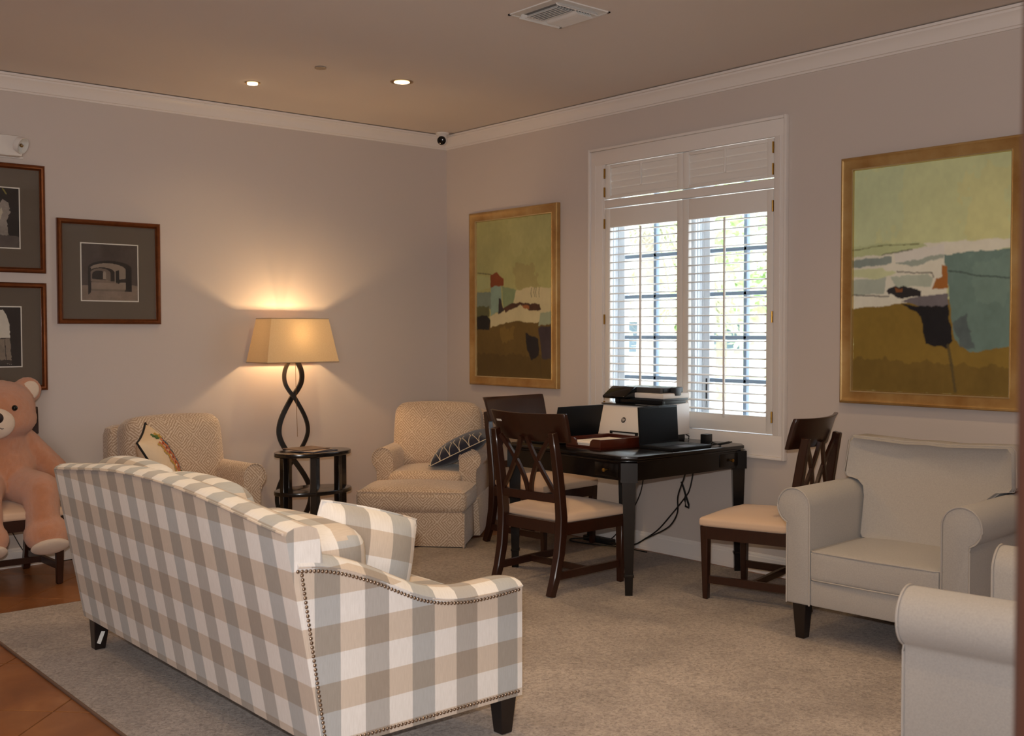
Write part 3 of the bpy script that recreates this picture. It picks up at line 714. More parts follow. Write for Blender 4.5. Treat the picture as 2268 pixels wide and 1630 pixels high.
# ================================================================== dark dining chairs
def dining_chair(label):
    r = thing('dining_chair', label, 'chair', group='dark wooden side chairs')
    for sx in (-1, 1):
        leg4(B(), sx*.212, -.243, 0, .39, .0145, .0215, -sx*.003, .003).bevel(.003, 1).build('leg', 'chair_wood', r)
        path = [(sx*.19, .315, 0), (sx*.19, .279, .10), (sx*.192, .250, .22), (sx*.194, .238, .33), (sx*.195, .235, .42), (sx*.195, .244, .52), (sx*.195, .260, .65), (sx*.194, .281, .78), (sx*.192, .300, .885)]
        B().bar(path, .040, .050, (0, 1, 0), [.86, .94, 1, 1.06, 1.06, 1, .95, .9, .84]).bevel(.004, 1).build('leg', 'chair_wood', r)
        B().hexa([(sx*.205-.009, -.225, .085), (sx*.205+.009, -.225, .085), (sx*.19+.009, .285, .085), (sx*.19-.009, .285, .085), (sx*.205-.009, -.225, .125), (sx*.205+.009, -.225, .125), (sx*.19+.009, .275, .125), (sx*.19-.009, .275, .125)]).build('stretcher', 'chair_wood', r, smooth=False)
        B().hexa([(sx*.228-.011, -.24, .325), (sx*.228+.005, -.24, .325), (sx*.203+.005, .22, .325), (sx*.203-.011, .22, .325), (sx*.228-.011, -.24, .39), (sx*.228+.005, -.24, .39), (sx*.203+.005, .22, .39), (sx*.203-.011, .22, .39)]).build('seat_rail', 'chair_wood', r, smooth=False)
    B().box(-.20, .20, .005, .025, .088, .122).build('stretcher', 'chair_wood', r, smooth=False)
    B().box(-.212, .212, -.262, -.242, .325, .39).build('seat_rail', 'chair_wood', r, smooth=False)
    B().box(-.195, .195, .215, .24, .325, .39).build('seat_rail', 'chair_wood', r, smooth=False)
    s_ = B().cushion(-.243, .243, -.272, .212, .386, .442, .022, (0, 0, .036), 14)
    for v_ in s_.bm.verts: v_.co.x *= 1-.13*((v_.co.y+.272)/.484)
    s_.build('seat', 'linen_seat', r, uv=True)
    # crest rail: a board bent forward at its ends
    rg = []
    for i in range(25):
        s = -1+2*i/24; yb = -.052*s*s; hwid = .25
        x0, x1 = hwid*.955*s, hwid*s
        drop = .006*(1-s*s)
        sec = []
        for z, k in ((.826, 0), (.89, .4), (.952, .75), (.986-drop, 1.)):
            sec.append((x0+(x1-x0)*k, .256+yb+.040*k+.012*k*k, z))
        back = [(x, y+.024, z) for x, y, z in sec[::-1]]
        rg.append(sec+back)
    loft(rg).bevel(.003, 1, 50).build('crest_rail', 'chair_wood', r)
    B().bar([(x, .252+.006*(1-(x/.19)**2), .522) for x in (-.19, -.1, 0, .1, .19)], .045, .020, (0, 1, 0)).build('back_rail', 'chair_wood', r)
    def yb(z): return .246+.135*(z-.52)
    for sx in (-1, 1):
        pts = []
        for i in range(11):
            t_ = i/10; z = .54+.31*t_; x = sx*(.011+.155*(t_**1.7)); pts.append((x, yb(z), z))
        B().bar(pts, .021, .016, (0, 1, 0)).build('lattice_bar', 'chair_wood', r)
        pts = []
        for i in range(11):
            t_ = i/10; z = .85-.31*t_; x = sx*(.02+.158*(t_**1.25)); pts.append((x, yb(z)+.004, z))
        B().bar(pts, .021, .016, (0, 1, 0)).build('lattice_bar', 'chair_wood', r)
    for ch_ in r.children:
        ch_.data.transform(Matrix.Diagonal((1.15, 1, 1, 1)))
    return r
ca = dining_chair('dark wooden chair with white sticker, its back to the camera')
cb = copy_tree(ca); cb['label'] = 'dark wooden chair between corner armchair and desk'
cc_ = copy_tree(ca); cc_['label'] = 'dark wooden chair between desk and grey armchair'
cd = copy_tree(ca); cd['label'] = 'dark wooden chair carrying the teddy bear'
anchor(ca, -.2185, .315, -1.386, -2.744, math.radians(94), RUG)
anchor(cb, -.2185, .315, -.655, -1.30, math.radians(5), RUG)
anchor(cc_, .244, -.243, -.774, -3.299, math.radians(193), RUG)
anchor(cd, .2185, .315, -3.279, -.075, 0., 0.)
tag(B().box(-.024, .024, -.001, .001, -.006, .006).build('sticker', 'sticker', ca, smooth=False, loc=(.19, .3015, .93), rot=(math.radians(-24), 0, math.radians(-13))), 'white paper sticker')
# ================================================================== desk and what stands on it
DZ = .765
def wp(root, name, b, mat, parent=None, **kw):
    """part given in room coordinates"""
    return b.xf(Matrix.Translation(-root.location)).build(name, mat, parent or root, **kw)
dk = thing('desk', 'square black wooden desk with chamfered corners under the window', 'desk', (-.56, -2.512, RUG))
hs, ch = .524, .066; zt = DZ-RUG
def octo(h_, c_): return [(-h_+c_, -h_), (h_-c_, -h_), (h_, -h_+c_), (h_, h_-c_), (h_-c_, h_), (-h_+c_, h_), (-h_, h_-c_), (-h_, -h_+c_)]
B().prism(octo(hs, ch), 'z', zt-.02, zt).bevel(.005, 2, 40).build('top', 'table_wood', dk)
B().prism(octo(hs-.012, ch), 'z', zt-.034, zt-.02).bevel(.004, 1, 40).build('edge_moulding', 'table_wood', dk)
za, zb = .618, zt-.034
for a in range(4):
    ap = B().box(-.44, .44, -.492, -.47, za, zb).xf(Matrix.Rotation(a*PI/2, 4, 'Z')).build('apron', 'table_wood', dk, smooth=False)
    off = .36 if a == 0 else .325
    dr = B().rbox(off-.09, off+.09, -.4965, -.488, za+.014, zb-.012, .003).xf(Matrix.Rotation(a*-PI/2, 4, 'Z')).build('drawer', 'table_wood', dk)
    B().lathe([(.004, 0), (.004, .012), (.010, .016), (.010, .024), (.004, .028)], 14, axis='y').xf(Matrix.Rotation(a*-PI/2, 4, 'Z') @ Matrix.Translation((off, -.4965, (za+zb)/2)) @ Matrix.Rotation(PI, 4, 'Z')).build('knob', 'brass', dr)
for sx in (-1, 1):
    for sy in (-1, 1):
        m = Matrix.Translation((sx*.470, sy*.470, 0)) @ Matrix.Rotation(PI/4, 4, 'Z')
        lg = B(); leg4(lg, 0, 0, za-.004, zb, .045, .045); leg4(lg, 0, 0, 0, za, .020, .036); lg.xf(m)
        l_ = lg.build('leg', 'table_wood', dk, smooth=False)
        B().box(-.027, .027, -.027, .027, .098, .113).bevel(.003, 1).xf(m).build('collar', 'table_wood', l_)
# printer
pr = thing('printer', 'white and black office printer on the desk before the window', 'printer', (-.30, -2.42, DZ))
wp(pr, 'base', B().rbox(-.475, -.135, -2.612, -2.218, DZ, DZ+.04, .006), 'black_plastic')
wp(pr, 'body', B().prism([(-.516, .803), (-.500, .86), (-.452, .984), (-.30, .990), (-.118, .998), (-.115, .803)], 'y', -2.632, -2.205).bevel(.006, 2, 25), 'printer_white')
wp(pr, 'paper_slot', B().rbox(-.5185, -.49, -2.565, -2.335, .822, .830, .003).rbox(-.519, -.49, -2.355, -2.335, .812, .829, .003).rbox(-.519, -.49, -2.567, -2.545, .808, .826, .003), 'black_plastic')
wp(pr, 'output_tray', B().rbox(-.462, -.14, -2.622, -2.207, .985, .993, .003), 'black_gloss')
wp(pr, 'output_recess', B().rbox(-.352, -.135, -2.618, -2.22, .992, 1.034, .004).rbox(-.357, -.30, -2.26, -2.225, .992, 1.034, .003).rbox(-.357, -.33, -2.62, -2.60, .992, 1.034, .003), 'black_plastic')
wp(pr, 'scanner_bed', B().rbox(-.368, -.122, -2.636, -2.210, 1.028, 1.060, .006), 'printer_white')
wp(pr, 'lower_band', B().rbox(-.362, -.128, -2.630, -2.216, 1.014, 1.031, .004), 'dark_grey_plastic')
lid = wp(pr, 'document_feeder', B().rbox(-.352, -.140, -2.600, -2.245, 1.0595, 1.094, .006), 'grey_plastic')
wp(pr, 'feeder_slot', B().rbox(-.33, -.15, -2.604, -2.50, 1.064, 1.088, .004), 'black_plastic', lid)
wp(pr, 'feeder_well', B().box(-.30, -.16, -2.585, -2.46, 1.0935, 1.0955), 'black_plastic', lid, smooth=False)
wp(pr, 'feeder_latch', B().rbox(-.262, -.205, -2.642, -2.595, 1.044, 1.096, .008), 'dark_grey_plastic', lid)
wp(pr, 'control_panel', B().prism([(-.455, 1.022), (-.462, 1.036), (-.372, 1.096), (-.345, 1.096), (-.345, 1.022)], 'y', -2.405, -2.215).bevel(.005, 2), 'black_gloss')
lgp = Vector((-.4885, -2.424, .8975)); nrm = Vector((-.93, 0, .36)).normalized()
mlog = frame_matrix(lgp, (0, -1, 0), nrm)
disc = wp(pr, 'logo_disc', B().lathe([(.0175, -.001), (.0175, .0012)], 32).xf(mlog), 'grey_plastic')
cu = bpy.data.curves.new('hp', 'FONT'); cu.body = 'hp'; cu.size = .026; cu.shear = .28; cu.align_x = 'CENTER'; cu.extrude = .0004; cu.space_character = .92
tob = bpy.data.objects.new('lettering', cu); COL.objects.link(tob); bpy.context.view_layer.update()
tme = bpy.data.meshes.new_from_object(tob); bpy.data.objects.remove(tob)
tme.transform(Matrix.Translation(-pr.location) @ mlog @ Matrix.Translation((-.0005, -.0055, .0015))); tme.materials.clear(); tme.materials.append(MT['printer_white'])
link('lettering', tme, disc)
wp(pr, 'power_cord', B().tube([(-.13, -2.55, .79), (-.10, -2.58, .80), (-.085, -2.60, .785), (-.088, -2.60, .77)], .004, 6), 'cable')
# laptops
def laptop(label, wd):
    r = thing('laptop', label, 'laptop', group='open laptops on the desk'); h = wd/2
    B().rbox(-h, h, -.245, .004, 0, .017, .004).build('base', 'laptop_shell', r)
    kb = B().box(-h+.022, h-.022, -.125, -.02, .0168, .0176).build('keyboard', 'keys', r, smooth=False)
    km = B().rbox(-.0075, .0075, -.0075, .0075, 0, .0018, .0008, 1).mesh('key', 'black_plastic')
    nk = int((wd-.05)/.0185)
    for i in range(nk):
        for j in range(5): link('key', km, kb, (-h+.034+i*.0185, -.035-j*.0195, .0174))
    B().rbox(-.052, .052, -.232, -.148, .0165, .0176, .0004, 1).build('touchpad', 'touchpad', r)
    m = Matrix.Translation((0, 0, .014)) @ Matrix.Rotation(math.radians(r.get('lean', -13)), 4, 'X')
    return r
def add_lid(r, wd, lean, hgt=.222):
    h = wd/2; m = Matrix.Translation((0, 0, .014)) @ Matrix.Rotation(math.radians(-lean), 4, 'X')
    s_ = B().rbox(-h, h, 0, .008, 0, hgt, .003).xf(m).build('lid', 'laptop_shell', r)
    B().box(-h+.007, h-.007, -.0008, .001, .016, hgt-.012).xf(m).build('screen', 'screen', s_, smooth=False)
    B().box(-.004, .004, -.0014, .001, hgt-.008, hgt-.004).xf(m).build('webcam', 'black_gloss', s_, smooth=False)
    B().tube([(-h+.03, .004, .012), (h-.03, .004, .012)], .007, 8).build('hinge', 'black_plastic', r)
lp2 = laptop('open black laptop with its screen to the right, before the printer', .345); add_lid(lp2, .345, 3.5)
lp2.location = (-.522, -2.748, DZ); lp2.rotation_euler = (0, 0, math.radians(1))
lp1 = laptop('open black laptop seen from behind, left of the printer', .375); add_lid(lp1, .375, 14)
lp1.location = (-.775, -2.292, DZ); lp1.rotation_euler = (0, 0, PI)
# letter tray with paper
ty = thing('letter_tray', 'reddish wooden letter tray on the desk holding paper', 'tray', (-.775, -2.545, DZ), math.radians(-2))
hx_, hy_ = .17, .148
B().box(-hx_, hx_, -hy_, hy_, .004, .012).build('bottom', 'printer_tray_wood', ty, smooth=False)
B().rbox(-hx_, hx_, -hy_, -hy_+.012, .0, .058, .002).build('side', 'printer_tray_wood', ty); B().rbox(-hx_, hx_, hy_-.012, hy_, .0, .058, .002).build('side', 'printer_tray_wood', ty)
B().rbox(hx_-.012, hx_, -hy_+.012, hy_-.012, .0, .058, .002).build('back', 'printer_tray_wood', ty)
B().prism([(-hy_+.012, 0), (hy_-.012, 0), (hy_-.012, .058), (.082, .058), (.064, .046), (.055, .018), (-.055, .018), (-.064, .046), (-.082, .058), (-hy_+.012, .058)], 'x', -hx_, -hx_+.012).build('front', 'printer_tray_wood', ty, smooth=False)
ps = thing('paper_stack', 'stack of loose white paper lying in the wooden tray', 'paper', (-.775, -2.545, DZ+.0125), math.radians(-2))
for k, (dx, dy, a) in enumerate(((0, 0, 0), (-.012, .004, .02), (-.004, -.006, -.02), (-.018, .002, .03), (.0, .0, -.01))):
    B().box(-.14, .14, -.108, .108, .0055*k, .0055*k+.0052).xf(Matrix.Translation((dx, dy, 0)) @ Matrix.Rotation(a, 4, 'Z')).build('sheet', 'paper', ps, smooth=False)
# power adapter
pa = thing('power_adapter', 'black plug-in power adapter with coiled cable on desk', 'adapter', (-.235, -2.86, DZ))
B().rbox(-.03, .03, -.022, .022, 0, .062, .004).build('block', 'black_plastic', pa)
pts = [(.0, -.03, .02)]
for k in range(26):
    a = k*.55; pts.append((-.02+.028*math.cos(a), -.085+.034*math.sin(a), .006+.009*(k % 5)/5+.004*math.sin(k)))
B().tube(pts, .0032, 6).build('cable', 'cable', pa)
B().tube([(-.02, -.115, .012), (-.01, -.15, .02), (.0, -.172, .026)], .007, 8).tube([(.0, -.172, .026), (.004, -.186, .029)], .004, 6).build('plug', 'black_plastic', pa)
# cables under the desk
def cable(label, pts, r=.0045):
    P = [Vector(p) for p in pts]; out = []
    for i in range(len(P)-1):
        p0, p1, p2, p3 = P[max(i-1, 0)], P[i], P[i+1], P[min(i+2, len(P)-1)]
        for k in range(6):
            s = k/6; out.append(.5*((2*p1)+(-p0+p2)*s+(2*p0-5*p1+4*p2-p3)*s*s+(-p0+3*p1-3*p2+p3)*s**3))
    out.append(P[-1]); base = Vector((P[-1].x, P[-1].y, RUG)); rt = thing('power_cable', label, 'cable', base)
    return rt, wp(rt, 'cord', B().tube(out, r, 7), 'cable')
cable('black cable hanging in a curve under the desk towards the floor', [(-.30, -2.77, .63), (-.30, -2.74, .55), (-.28, -2.68, .44), (-.26, -2.66, .34), (-.24, -2.60, .26), (-.2, -2.50, .20), (-.2, -2.36, .13), (-.18, -2.2, .055), (-.14, -1.98, .03), (-.11, -1.85, .03)])
c2, cord = cable('black cable tied in a loop under the desk', [(-.10, -2.66, .66), (-.10, -2.65, .58), (-.10, -2.62, .46), (-.10, -2.58, .40), (-.10, -2.47, .28), (-.10, -2.36, .17), (-.11, -2.26, .10), (-.13, -2.17, .05), (-.12, -1.95, .03), (-.1, -1.83, .03)])
wp(c2, 'tied_bundle', B().tube([(-.115, -2.565, .50), (-.115, -2.585, .46), (-.115, -2.60, .42), (-.115, -2.625, .365), (-.115, -2.625, .345), (-.115, -2.60, .35), (-.115, -2.595, .39), (-.115, -2.60, .42)], .0065, 7), 'cable')
cable('thin black cable crossing behind the desk leg', [(-.14, -2.28, .62), (-.08, -2.22, .52), (-.06, -2.16, .36), (-.05, -2.02, .16), (-.06, -1.93, .06), (-.09, -1.9, .03)], .0038)
cable('looped black cable lying on the rug beneath the desk', [(-.12, -1.86, .05), (-.16, -1.72, .03), (-.2, -1.66, .022), (-.25, -1.72, .022), (-.22, -1.9, .022), (-.16, -2.05, .022), (-.14, -2.3, .022)], .0042)
psx = thing('power_strip', 'black power strip lying by the baseboard under the desk', 'power strip', (-.10, -1.83, RUG))
B().rbox(-.028, .028, -.13, .13, 0, .036, .006).build('housing', 'black_plastic', psx)
for k in range(4): B().rbox(-.014, .014, -.10+k*.06, -.07+k*.06, .035, .038, .001, 1).build('socket', 'dark_grey_plastic', psx)
B().rbox(-.02, .02, .055, .10, .036, .07, .006).build('plug', 'black_plastic', psx)
# ================================================================== side table, magazines, lamp
tb = thing('side_table', 'oval black side table with lower shelf beside the lamp', 'side table', (-1.635, -.685, 0))
EA, EB = .272, .178
def ell(a, b, n=48): return [(a*math.cos(2*PI*i/n), b*math.sin(2*PI*i/n)) for i in range(n)]
B().prism(ell(EA, EB), 'z', .622, .65).bevel(.004, 2, 60).build('top', 'black_lacquer', tb)
B().prism(ell(EA+.002, EB+.002), 'z', .372, .398).bevel(.004, 2, 60).build('shelf', 'black_lacquer', tb)
for px, py in ((-.235, -.035), (-.085, -.148), (.105, -.142), (.238, .02), (.11, .14), (-.11, .14)):
    a = math.atan2(py/EB, px/EA); B().rbox(-.021, .021, -.019, .019, 0, .622, .003, 1).xf(Matrix.Translation((px, py, 0)) @ Matrix.Rotation(a, 4, 'Z')).build('leg', 'black_lacquer', tb)
for lab, m_, dx, dy, a, z in (('dark blue magazine at the bottom of the pile on side table', 'magazine_b', .01, -.02, .25, .6505), ('pale magazine in the middle of the pile on side table', 'magazine_c', -.01, .0, .5, .6565), ('brown covered magazine on top of the pile', 'magazine_a', -.02, .03, .12, .6625)):
    mg = thing('magazine', lab, 'magazine', (-1.635+dx, -.685+dy, z), a, 'magazines on the side table')
    B().rbox(-.135, .105, -.10, .10, 0, .0045, .0008, 1).build('cover', m_, mg); B().box(-.133, .104, -.098, .098, .001, .0036).build('pages', 'paper', mg, smooth=False)
LX, LY = -1.497, -.178
fl = thing('floor_lamp', 'floor lamp with twisted black iron stem and tan rectangular shade', 'lamp', (LX, LY, 0))
cross = [(0.0, 0), (.52, PI), (.974, 2*PI), (1.262, 3*PI)]
def phase(z): return interp([c[0] for c in cross], [c[1] for c in cross], z)
def amp(z): return interp([0, .25, .72, 1.12, 1.262], [.135, .135, .118, .070, .06], z)
for sgn, wd in ((1, .034), (-1, .026)):
    pts = []
    for i in range(91):
        z = .02+1.242*i/90; ph = phase(z)
        # ease phase so that the crossings stay slanted
        pts.append((sgn*amp(z)*math.sin(ph), sgn*.022*math.cos(ph), z))
    B().sweep(pts, [(-wd/2*c_, -.0075*s_3) for c_, s_3 in ((1, 1), (-1, 1), (-1, -1), (1, -1))], (0, 1, 0)).build('stem', 'iron', fl)
B().rbox(-.15, .15, -.10, .10, 0, .022, .006).build('base', 'iron', fl)
B().lathe([(.012, 1.25), (.012, 1.33), (.018, 1.335), (.018, 1.375)], 14).build('socket', 'brass', fl)
B().tube([(-.006, -.045, 1.235), (-.004, -.045, 1.1), (.0, -.045, .9), (.006, -.045, .70)], .0016, 5).build('pull_cord', 'brass', fl)
bl = B().ball((0, 0, 1.412), (.013, .013, .017), 16, 12).build('bulb', 'bulb_warm', fl)
light('floor_lamp_bulb', 'POINT', (LX, LY, 1.412), 27, (1., .66, .33), shadow_soft_size=.022).visible_camera = True
z0s, z1s = 1.227, 1.531; bw, bd, tw, td = .281, .155, .2245, .112
def shade_ring(k, s): return [(-(bw+(tw-bw)*k)*s, -(bd+(td-bd)*k)*s), ((bw+(tw-bw)*k)*s, -(bd+(td-bd)*k)*s), ((bw+(tw-bw)*k)*s, (bd+(td-bd)*k)*s), (-(bw+(tw-bw)*k)*s, (bd+(td-bd)*k)*s)]
sh = B(); v0 = [sh.bm.verts.new((x, y, z0s)) for x, y in shade_ring(0, 1)]; v1 = [sh.bm.verts.new((x, y, z1s)) for x, y in shade_ring(1, 1)]
for i in range(4): sh.face([v0[i], v0[(i+1) % 4], v1[(i+1) % 4], v1[i]])
so = sh.build('shade', 'lamp_shade', fl, smooth=False)
for k, z in ((0, z0s), (1, z1s)): B().tube([(x, y, z) for x, y in shade_ring(k, 1.0)], .003, 6, closed=True).build('shade_trim', 'sprinkler', so)
B().tube([(-tw, 0, z1s-.03), (tw, 0, z1s-.03)], .002, 5).tube([(0, -td, z1s-.03), (0, td, z1s-.03)], .002, 5).build('spider', 'brass', so)
# ================================================================== pictures
def vnoise(nx, ny, cells, seed, oct_=3):
    rs = np.random.RandomState(seed); out = np.zeros((ny, nx)); am = 1.; tot = 0
    for o in range(oct_):
        c = cells*2**o; g = rs.rand(c+2, c+2); X = np.linspace(0, c, nx, endpoint=False); Y = np.linspace(0, c, ny, endpoint=False)
        xi, yi = X.astype(int), Y.astype(int); fx, fy = X-xi, Y-yi; fx = fx*fx*(3-2*fx); fy = fy*fy*(3-2*fy)
        a = g[np.ix_(yi, xi)]; b = g[np.ix_(yi, xi+1)]; c_ = g[np.ix_(yi+1, xi)]; d_ = g[np.ix_(yi+1, xi+1)]
        out += am*((a*(1-fx)+b*fx)*(1-fy)[:, None]+(c_*(1-fx)+d_*fx)*fy[:, None]); tot += am; am *= .5
    return out/tot
class Paint:
    def __init__(s, nx, ny, seed):
        s.nx, s.ny = nx, ny; s.U, s.V = np.meshgrid((np.arange(nx)+.5)/nx, (np.arange(ny)+.5)/ny)
        s.img = np.zeros((ny, nx, 3)); s.n = vnoise(nx, ny, 7, seed); s.n2 = vnoise(nx, ny, 40, seed+1, 2); s.du = (vnoise(nx, ny, 22, seed+2)-.5); s.dv = (vnoise(nx, ny, 22, seed+3)-.5)
    def fill(s, mask, c, var=.12, a=1.):
        col = np.array(lin(c))*(1+var*((s.n-.5)*2+(s.n2-.5)))[..., None]
        m = (mask*a)[..., None]; s.img = s.img*(1-m)+col*m
    def poly(s, pts, c, var=.12, rough=.02, a=1.):
        U, V_ = s.U+s.du*rough, s.V+s.dv*rough; ins = np.zeros(U.shape, bool); n = len(pts)
        for i in range(n):
            (x0, y0), (x1, y1) = pts[i], pts[(i+1) % n]
            cond = ((y0 > V_) != (y1 > V_)); xs = (x1-x0)*(V_-y0)/((y1-y0) if y1 != y0 else 1e-9)+x0; ins ^= cond & (U < xs)
        s.fill(ins.astype(float), c, var, a)
    def line(s, pts, c, w_=.004, a=1., rough=.01):
        for (x0, y0), (x1, y1) in zip(pts, pts[1:]):
            U, V_ = s.U+s.du*rough, s.V+s.dv*rough; dx, dy = x1-x0, y1-y0; L2 = dx*dx+dy*dy
            t_ = np.clip(((U-x0)*dx+(V_-y0)*dy)/L2, 0, 1); d_ = np.hypot(U-x0-t_*dx, V_-y0-t_*dy); s.fill((d_ < w_).astype(float), c, .1, a)
def print_mesh(name, wd, ht, p, mat):
    nx, ny = p.nx, p.ny; xs = np.linspace(-wd/2, wd/2, nx+1); zs = np.linspace(ht/2, -ht/2, ny+1)
    X, Z = np.meshgrid(xs, zs); co = np.stack([X, np.zeros_like(X), Z], -1).reshape(-1, 3)
    i, j = np.meshgrid(np.arange(nx), np.arange(ny)); a = (j*(nx+1)+i).ravel()
    faces = np.stack([a+nx+1, a+nx+2, a+1, a], -1)
    me = bpy.data.meshes.new(name); me.from_pydata(co.tolist(), [], faces.tolist())
    ca_ = me.color_attributes.new('print', 'FLOAT_COLOR', 'CORNER')
    c = np.repeat(np.concatenate([p.img.reshape(-1, 3), np.ones((nx*ny, 1))], 1), 4, axis=0); ca_.data.foreach_set('color', c.astype(np.float32).ravel())
    me.materials.append(MT[mat]); return me
def frame_rails(wd, ht, prof):
    """mitred moulding; prof = (inset from the outer edge, forward) outer to inner"""
    b = B(); n = len(prof)
    for k in range(4):
        rot = Matrix.Rotation(k*PI/2, 4, 'Y'); L = (wd if k % 2 == 0 else ht)/2; Hh = (ht if k % 2 == 0 else wd)/2
        r0 = [b.bm.verts.new(rot @ Vector((-(L-d_), -f_, Hh-d_))) for d_, f_ in prof]; r1 = [b.bm.verts.new(rot @ Vector((L-d_, -f_, Hh-d_))) for d_, f_ in prof]
        for i in range(n-1): b.face([r0[i], r0[i+1], r1[i+1], r1[i]])
    return b
# -- two abstract paintings on the window wall
def painting(label, yc, zc, wd, ht, p):
    im = p.img*np.array([1.3, 1.5, 1.55]); k_ = np.pad(im, ((1, 1), (1, 1), (0, 0)), 'edge'); p.img = np.clip(sum(k_[a:a+p.ny, b:b+p.nx] for a in range(3) for b in range(3))/9, 0, .9)
    r = thing('painting', label, 'painting', (-.002, yc, zc), -PI/2, 'gold framed abstract paintings')
    f = frame_rails(wd, ht, [(0, 0), (0, .032), (.004, .038), (.012, .040), (.022, .034), (.05, .026), (.066, .026), (.068, .024), (.068, .004)]).build('frame', 'gold_frame', r, ang=25)
    frame_rails(wd-.126, ht-.126, [(0, .026), (0, .0285), (.006, .0275), (.010, .016)]).build('inner_lip', 'gold_lip', f, smooth=False)
    o = link('canvas', print_mesh('canvas', wd-.132, ht-.132, p, 'canvas_paint'), r, (0, -.016, 0))
    B().box(-wd/2+.03, wd/2-.03, -.012, -.004, -ht/2+.03, ht/2-.03).build('backing', 'mat_board', r, smooth=False)
p = Paint(270, 360, 3)
p.fill(np.ones(p.U.shape), (182, 178, 134), .10); p.poly([(0, 0), (.35, 0), (.3, .3), (0, .36)], (176, 178, 142), .1, .15, .6); p.poly([(.7, .1), (1, .05), (1, .36), (.75, .36)], (188, 176, 124), .1, .15, .6)
p.poly([(0, .61), (1, .6), (1, 1), (0, 1)], (122, 94, 40), .14, .03); p.poly([(0, .85), (1, .88), (1, 1.01), (0, 1.01)], (98, 74, 34), .15, .05, .7)
p.poly([(0, .375), (.3, .37), (.5, .352), (1, .352), (1, .39), (.62, .42), (.62, .6), (.3, .61), (0, .63)], (198, 186, 172), .08)
p.poly([(0, .345), (.2, .338), (.45, .35), (.5, .37), (.25, .39), (0, .39)], (168, 168, 126), .08)
p.poly([(0, .405), (.27, .40), (.27, .43), (.05, .445), (0, .44)], (124, 128, 122), .12); p.poly([(0, .455), (.2, .45), (.3, .475), (.2, .495), (0, .487)], (182, 178, 140), .08)
p.poly([(.28, .385), (.6, .36), (.6, .405), (.42, .43), (.3, .425)], (196, 184, 176), .05); p.poly([(0, .50), (.24, .49), (.22, .56), (0, .568)], (156, 156, 144), .12); p.poly([(.26, .49), (.5, .485), (.54, .50), (.52, .54), (.3, .535)], (160, 160, 146), .1); p.poly([(.28, .43), (.6, .405), (.6, .42), (.4, .445)], (142, 144, 134), .08)
p.poly([(.6, .405), (1, .395), (1, .79), (.76, .82), (.67, .76), (.63, .55)], (98, 114, 108), .16); p.poly([(.66, .70), (.74, .66), (.80, .80), (.72, .80)], (76, 80, 84), .2, .06, .8); p.poly([(.75, .45), (1, .42), (1, .6), (.8, .6)], (108, 124, 116), .12, .1, .7)
p.poly([(.59, .445), (.62, .455), (.625, .54), (.53, .55), (.56, .505), (.59, .50)], (146, 88, 42), .12); p.poly([(.24, .545), (.33, .53), (.47, .56), (.46, .582), (.34, .59), (.25, .57)], (42, 38, 40), .2, .03); p.poly([(.29, .54), (.34, .54), (.34, .555), (.3, .56)], (120, 70, 38), .1)
p.poly([(.33, .60), (.46, .58), (.63, .57), (.635, .625), (.5, .63)], (104, 94, 98), .15); p.poly([(.33, .612), (.42, .625), (.63, .622), (.66, .765), (.64, .80), (.49, .785), (.46, .66)], (26, 24, 28), .25, .025); p.line([(.635, .79), (.655, .87), (.68, .98)], (78, 64, 40), .009, .85)
p.line([(.63, .475), (.82, .50), (1, .515)], (52, 60, 60), .003, .8); p.line([(0, .362), (.2, .348), (.44, .355)], (80, 72, 44), .002, .8); p.line([(.3, .47), (.53, .48), (.54, .5)], (60, 54, 44), .003, .8); p.line([(0, .565), (.25, .575)], (50, 46, 44), .003, .8); p.line([(.2, .39), (.4, .375)], (60, 56, 44), .003, .7)
painting('large gold-framed abstract painting in green and ochre above the grey armchair', -4.128, 1.710, 1.0, 1.335, p)
p = Paint(270, 360, 11)
p.fill(np.ones(p.U.shape), (152, 140, 90), .12); p.poly([(.4, 0), (1, 0), (1, .2), (.5, .25)], (160, 148, 98), .1, .15, .6); p.poly([(.5, .3), (.75, .3), (.85, .44), (.55, .46)], (140, 122, 78), .1, .08, .7)
p.poly([(0, .66), (1, .62), (1, 1.01), (0, 1.01)], (92, 68, 32), .14, .03); p.poly([(0, .85), (1, .86), (1, 1.01), (0, 1.01)], (74, 54, 26), .12, .05, .7)
p.poly([(0, .34), (.2, .36), (.2, .43), (0, .45)], (152, 146, 100), .08); p.poly([(.5, .46), (.72, .44), (1, .45), (1, .62), (.8, .66), (.5, .645), (.2, .685), (.18, .615), (.4, .58)], (178, 158, 122), .08)
p.poly([(.2, .345), (.28, .335), (.38, .375), (.37, .42), (.2, .43)], (116, 56, 28), .1); p.poly([(0, .45), (.2, .46), (.2, .57), (0, .55)], (108, 112, 98), .12); p.poly([(.2, .43), (.34, .42), (.36, .58), (.2, .61)], (122, 134, 118), .12); p.poly([(.35, .42), (.54, .455), (.5, .535), (.38, .58)], (116, 122, 88), .12)
p.poly([(0, .55), (.18, .55), (.18, .615), (0, .62)], (84, 78, 50), .15); p.poly([(0, .615), (.15, .605), (.19, .645), (.18, .70), (0, .70)], (30, 26, 24), .2); p.poly([(.31, .50), (.34, .5), (.38, .585), (.31, .60)], (50, 40, 38), .2); p.poly([(.36, .565), (.5, .53), (.84, .545), (.86, .58), (.72, .585), (.6, .55), (.4, .59)], (70, 42, 30), .3)
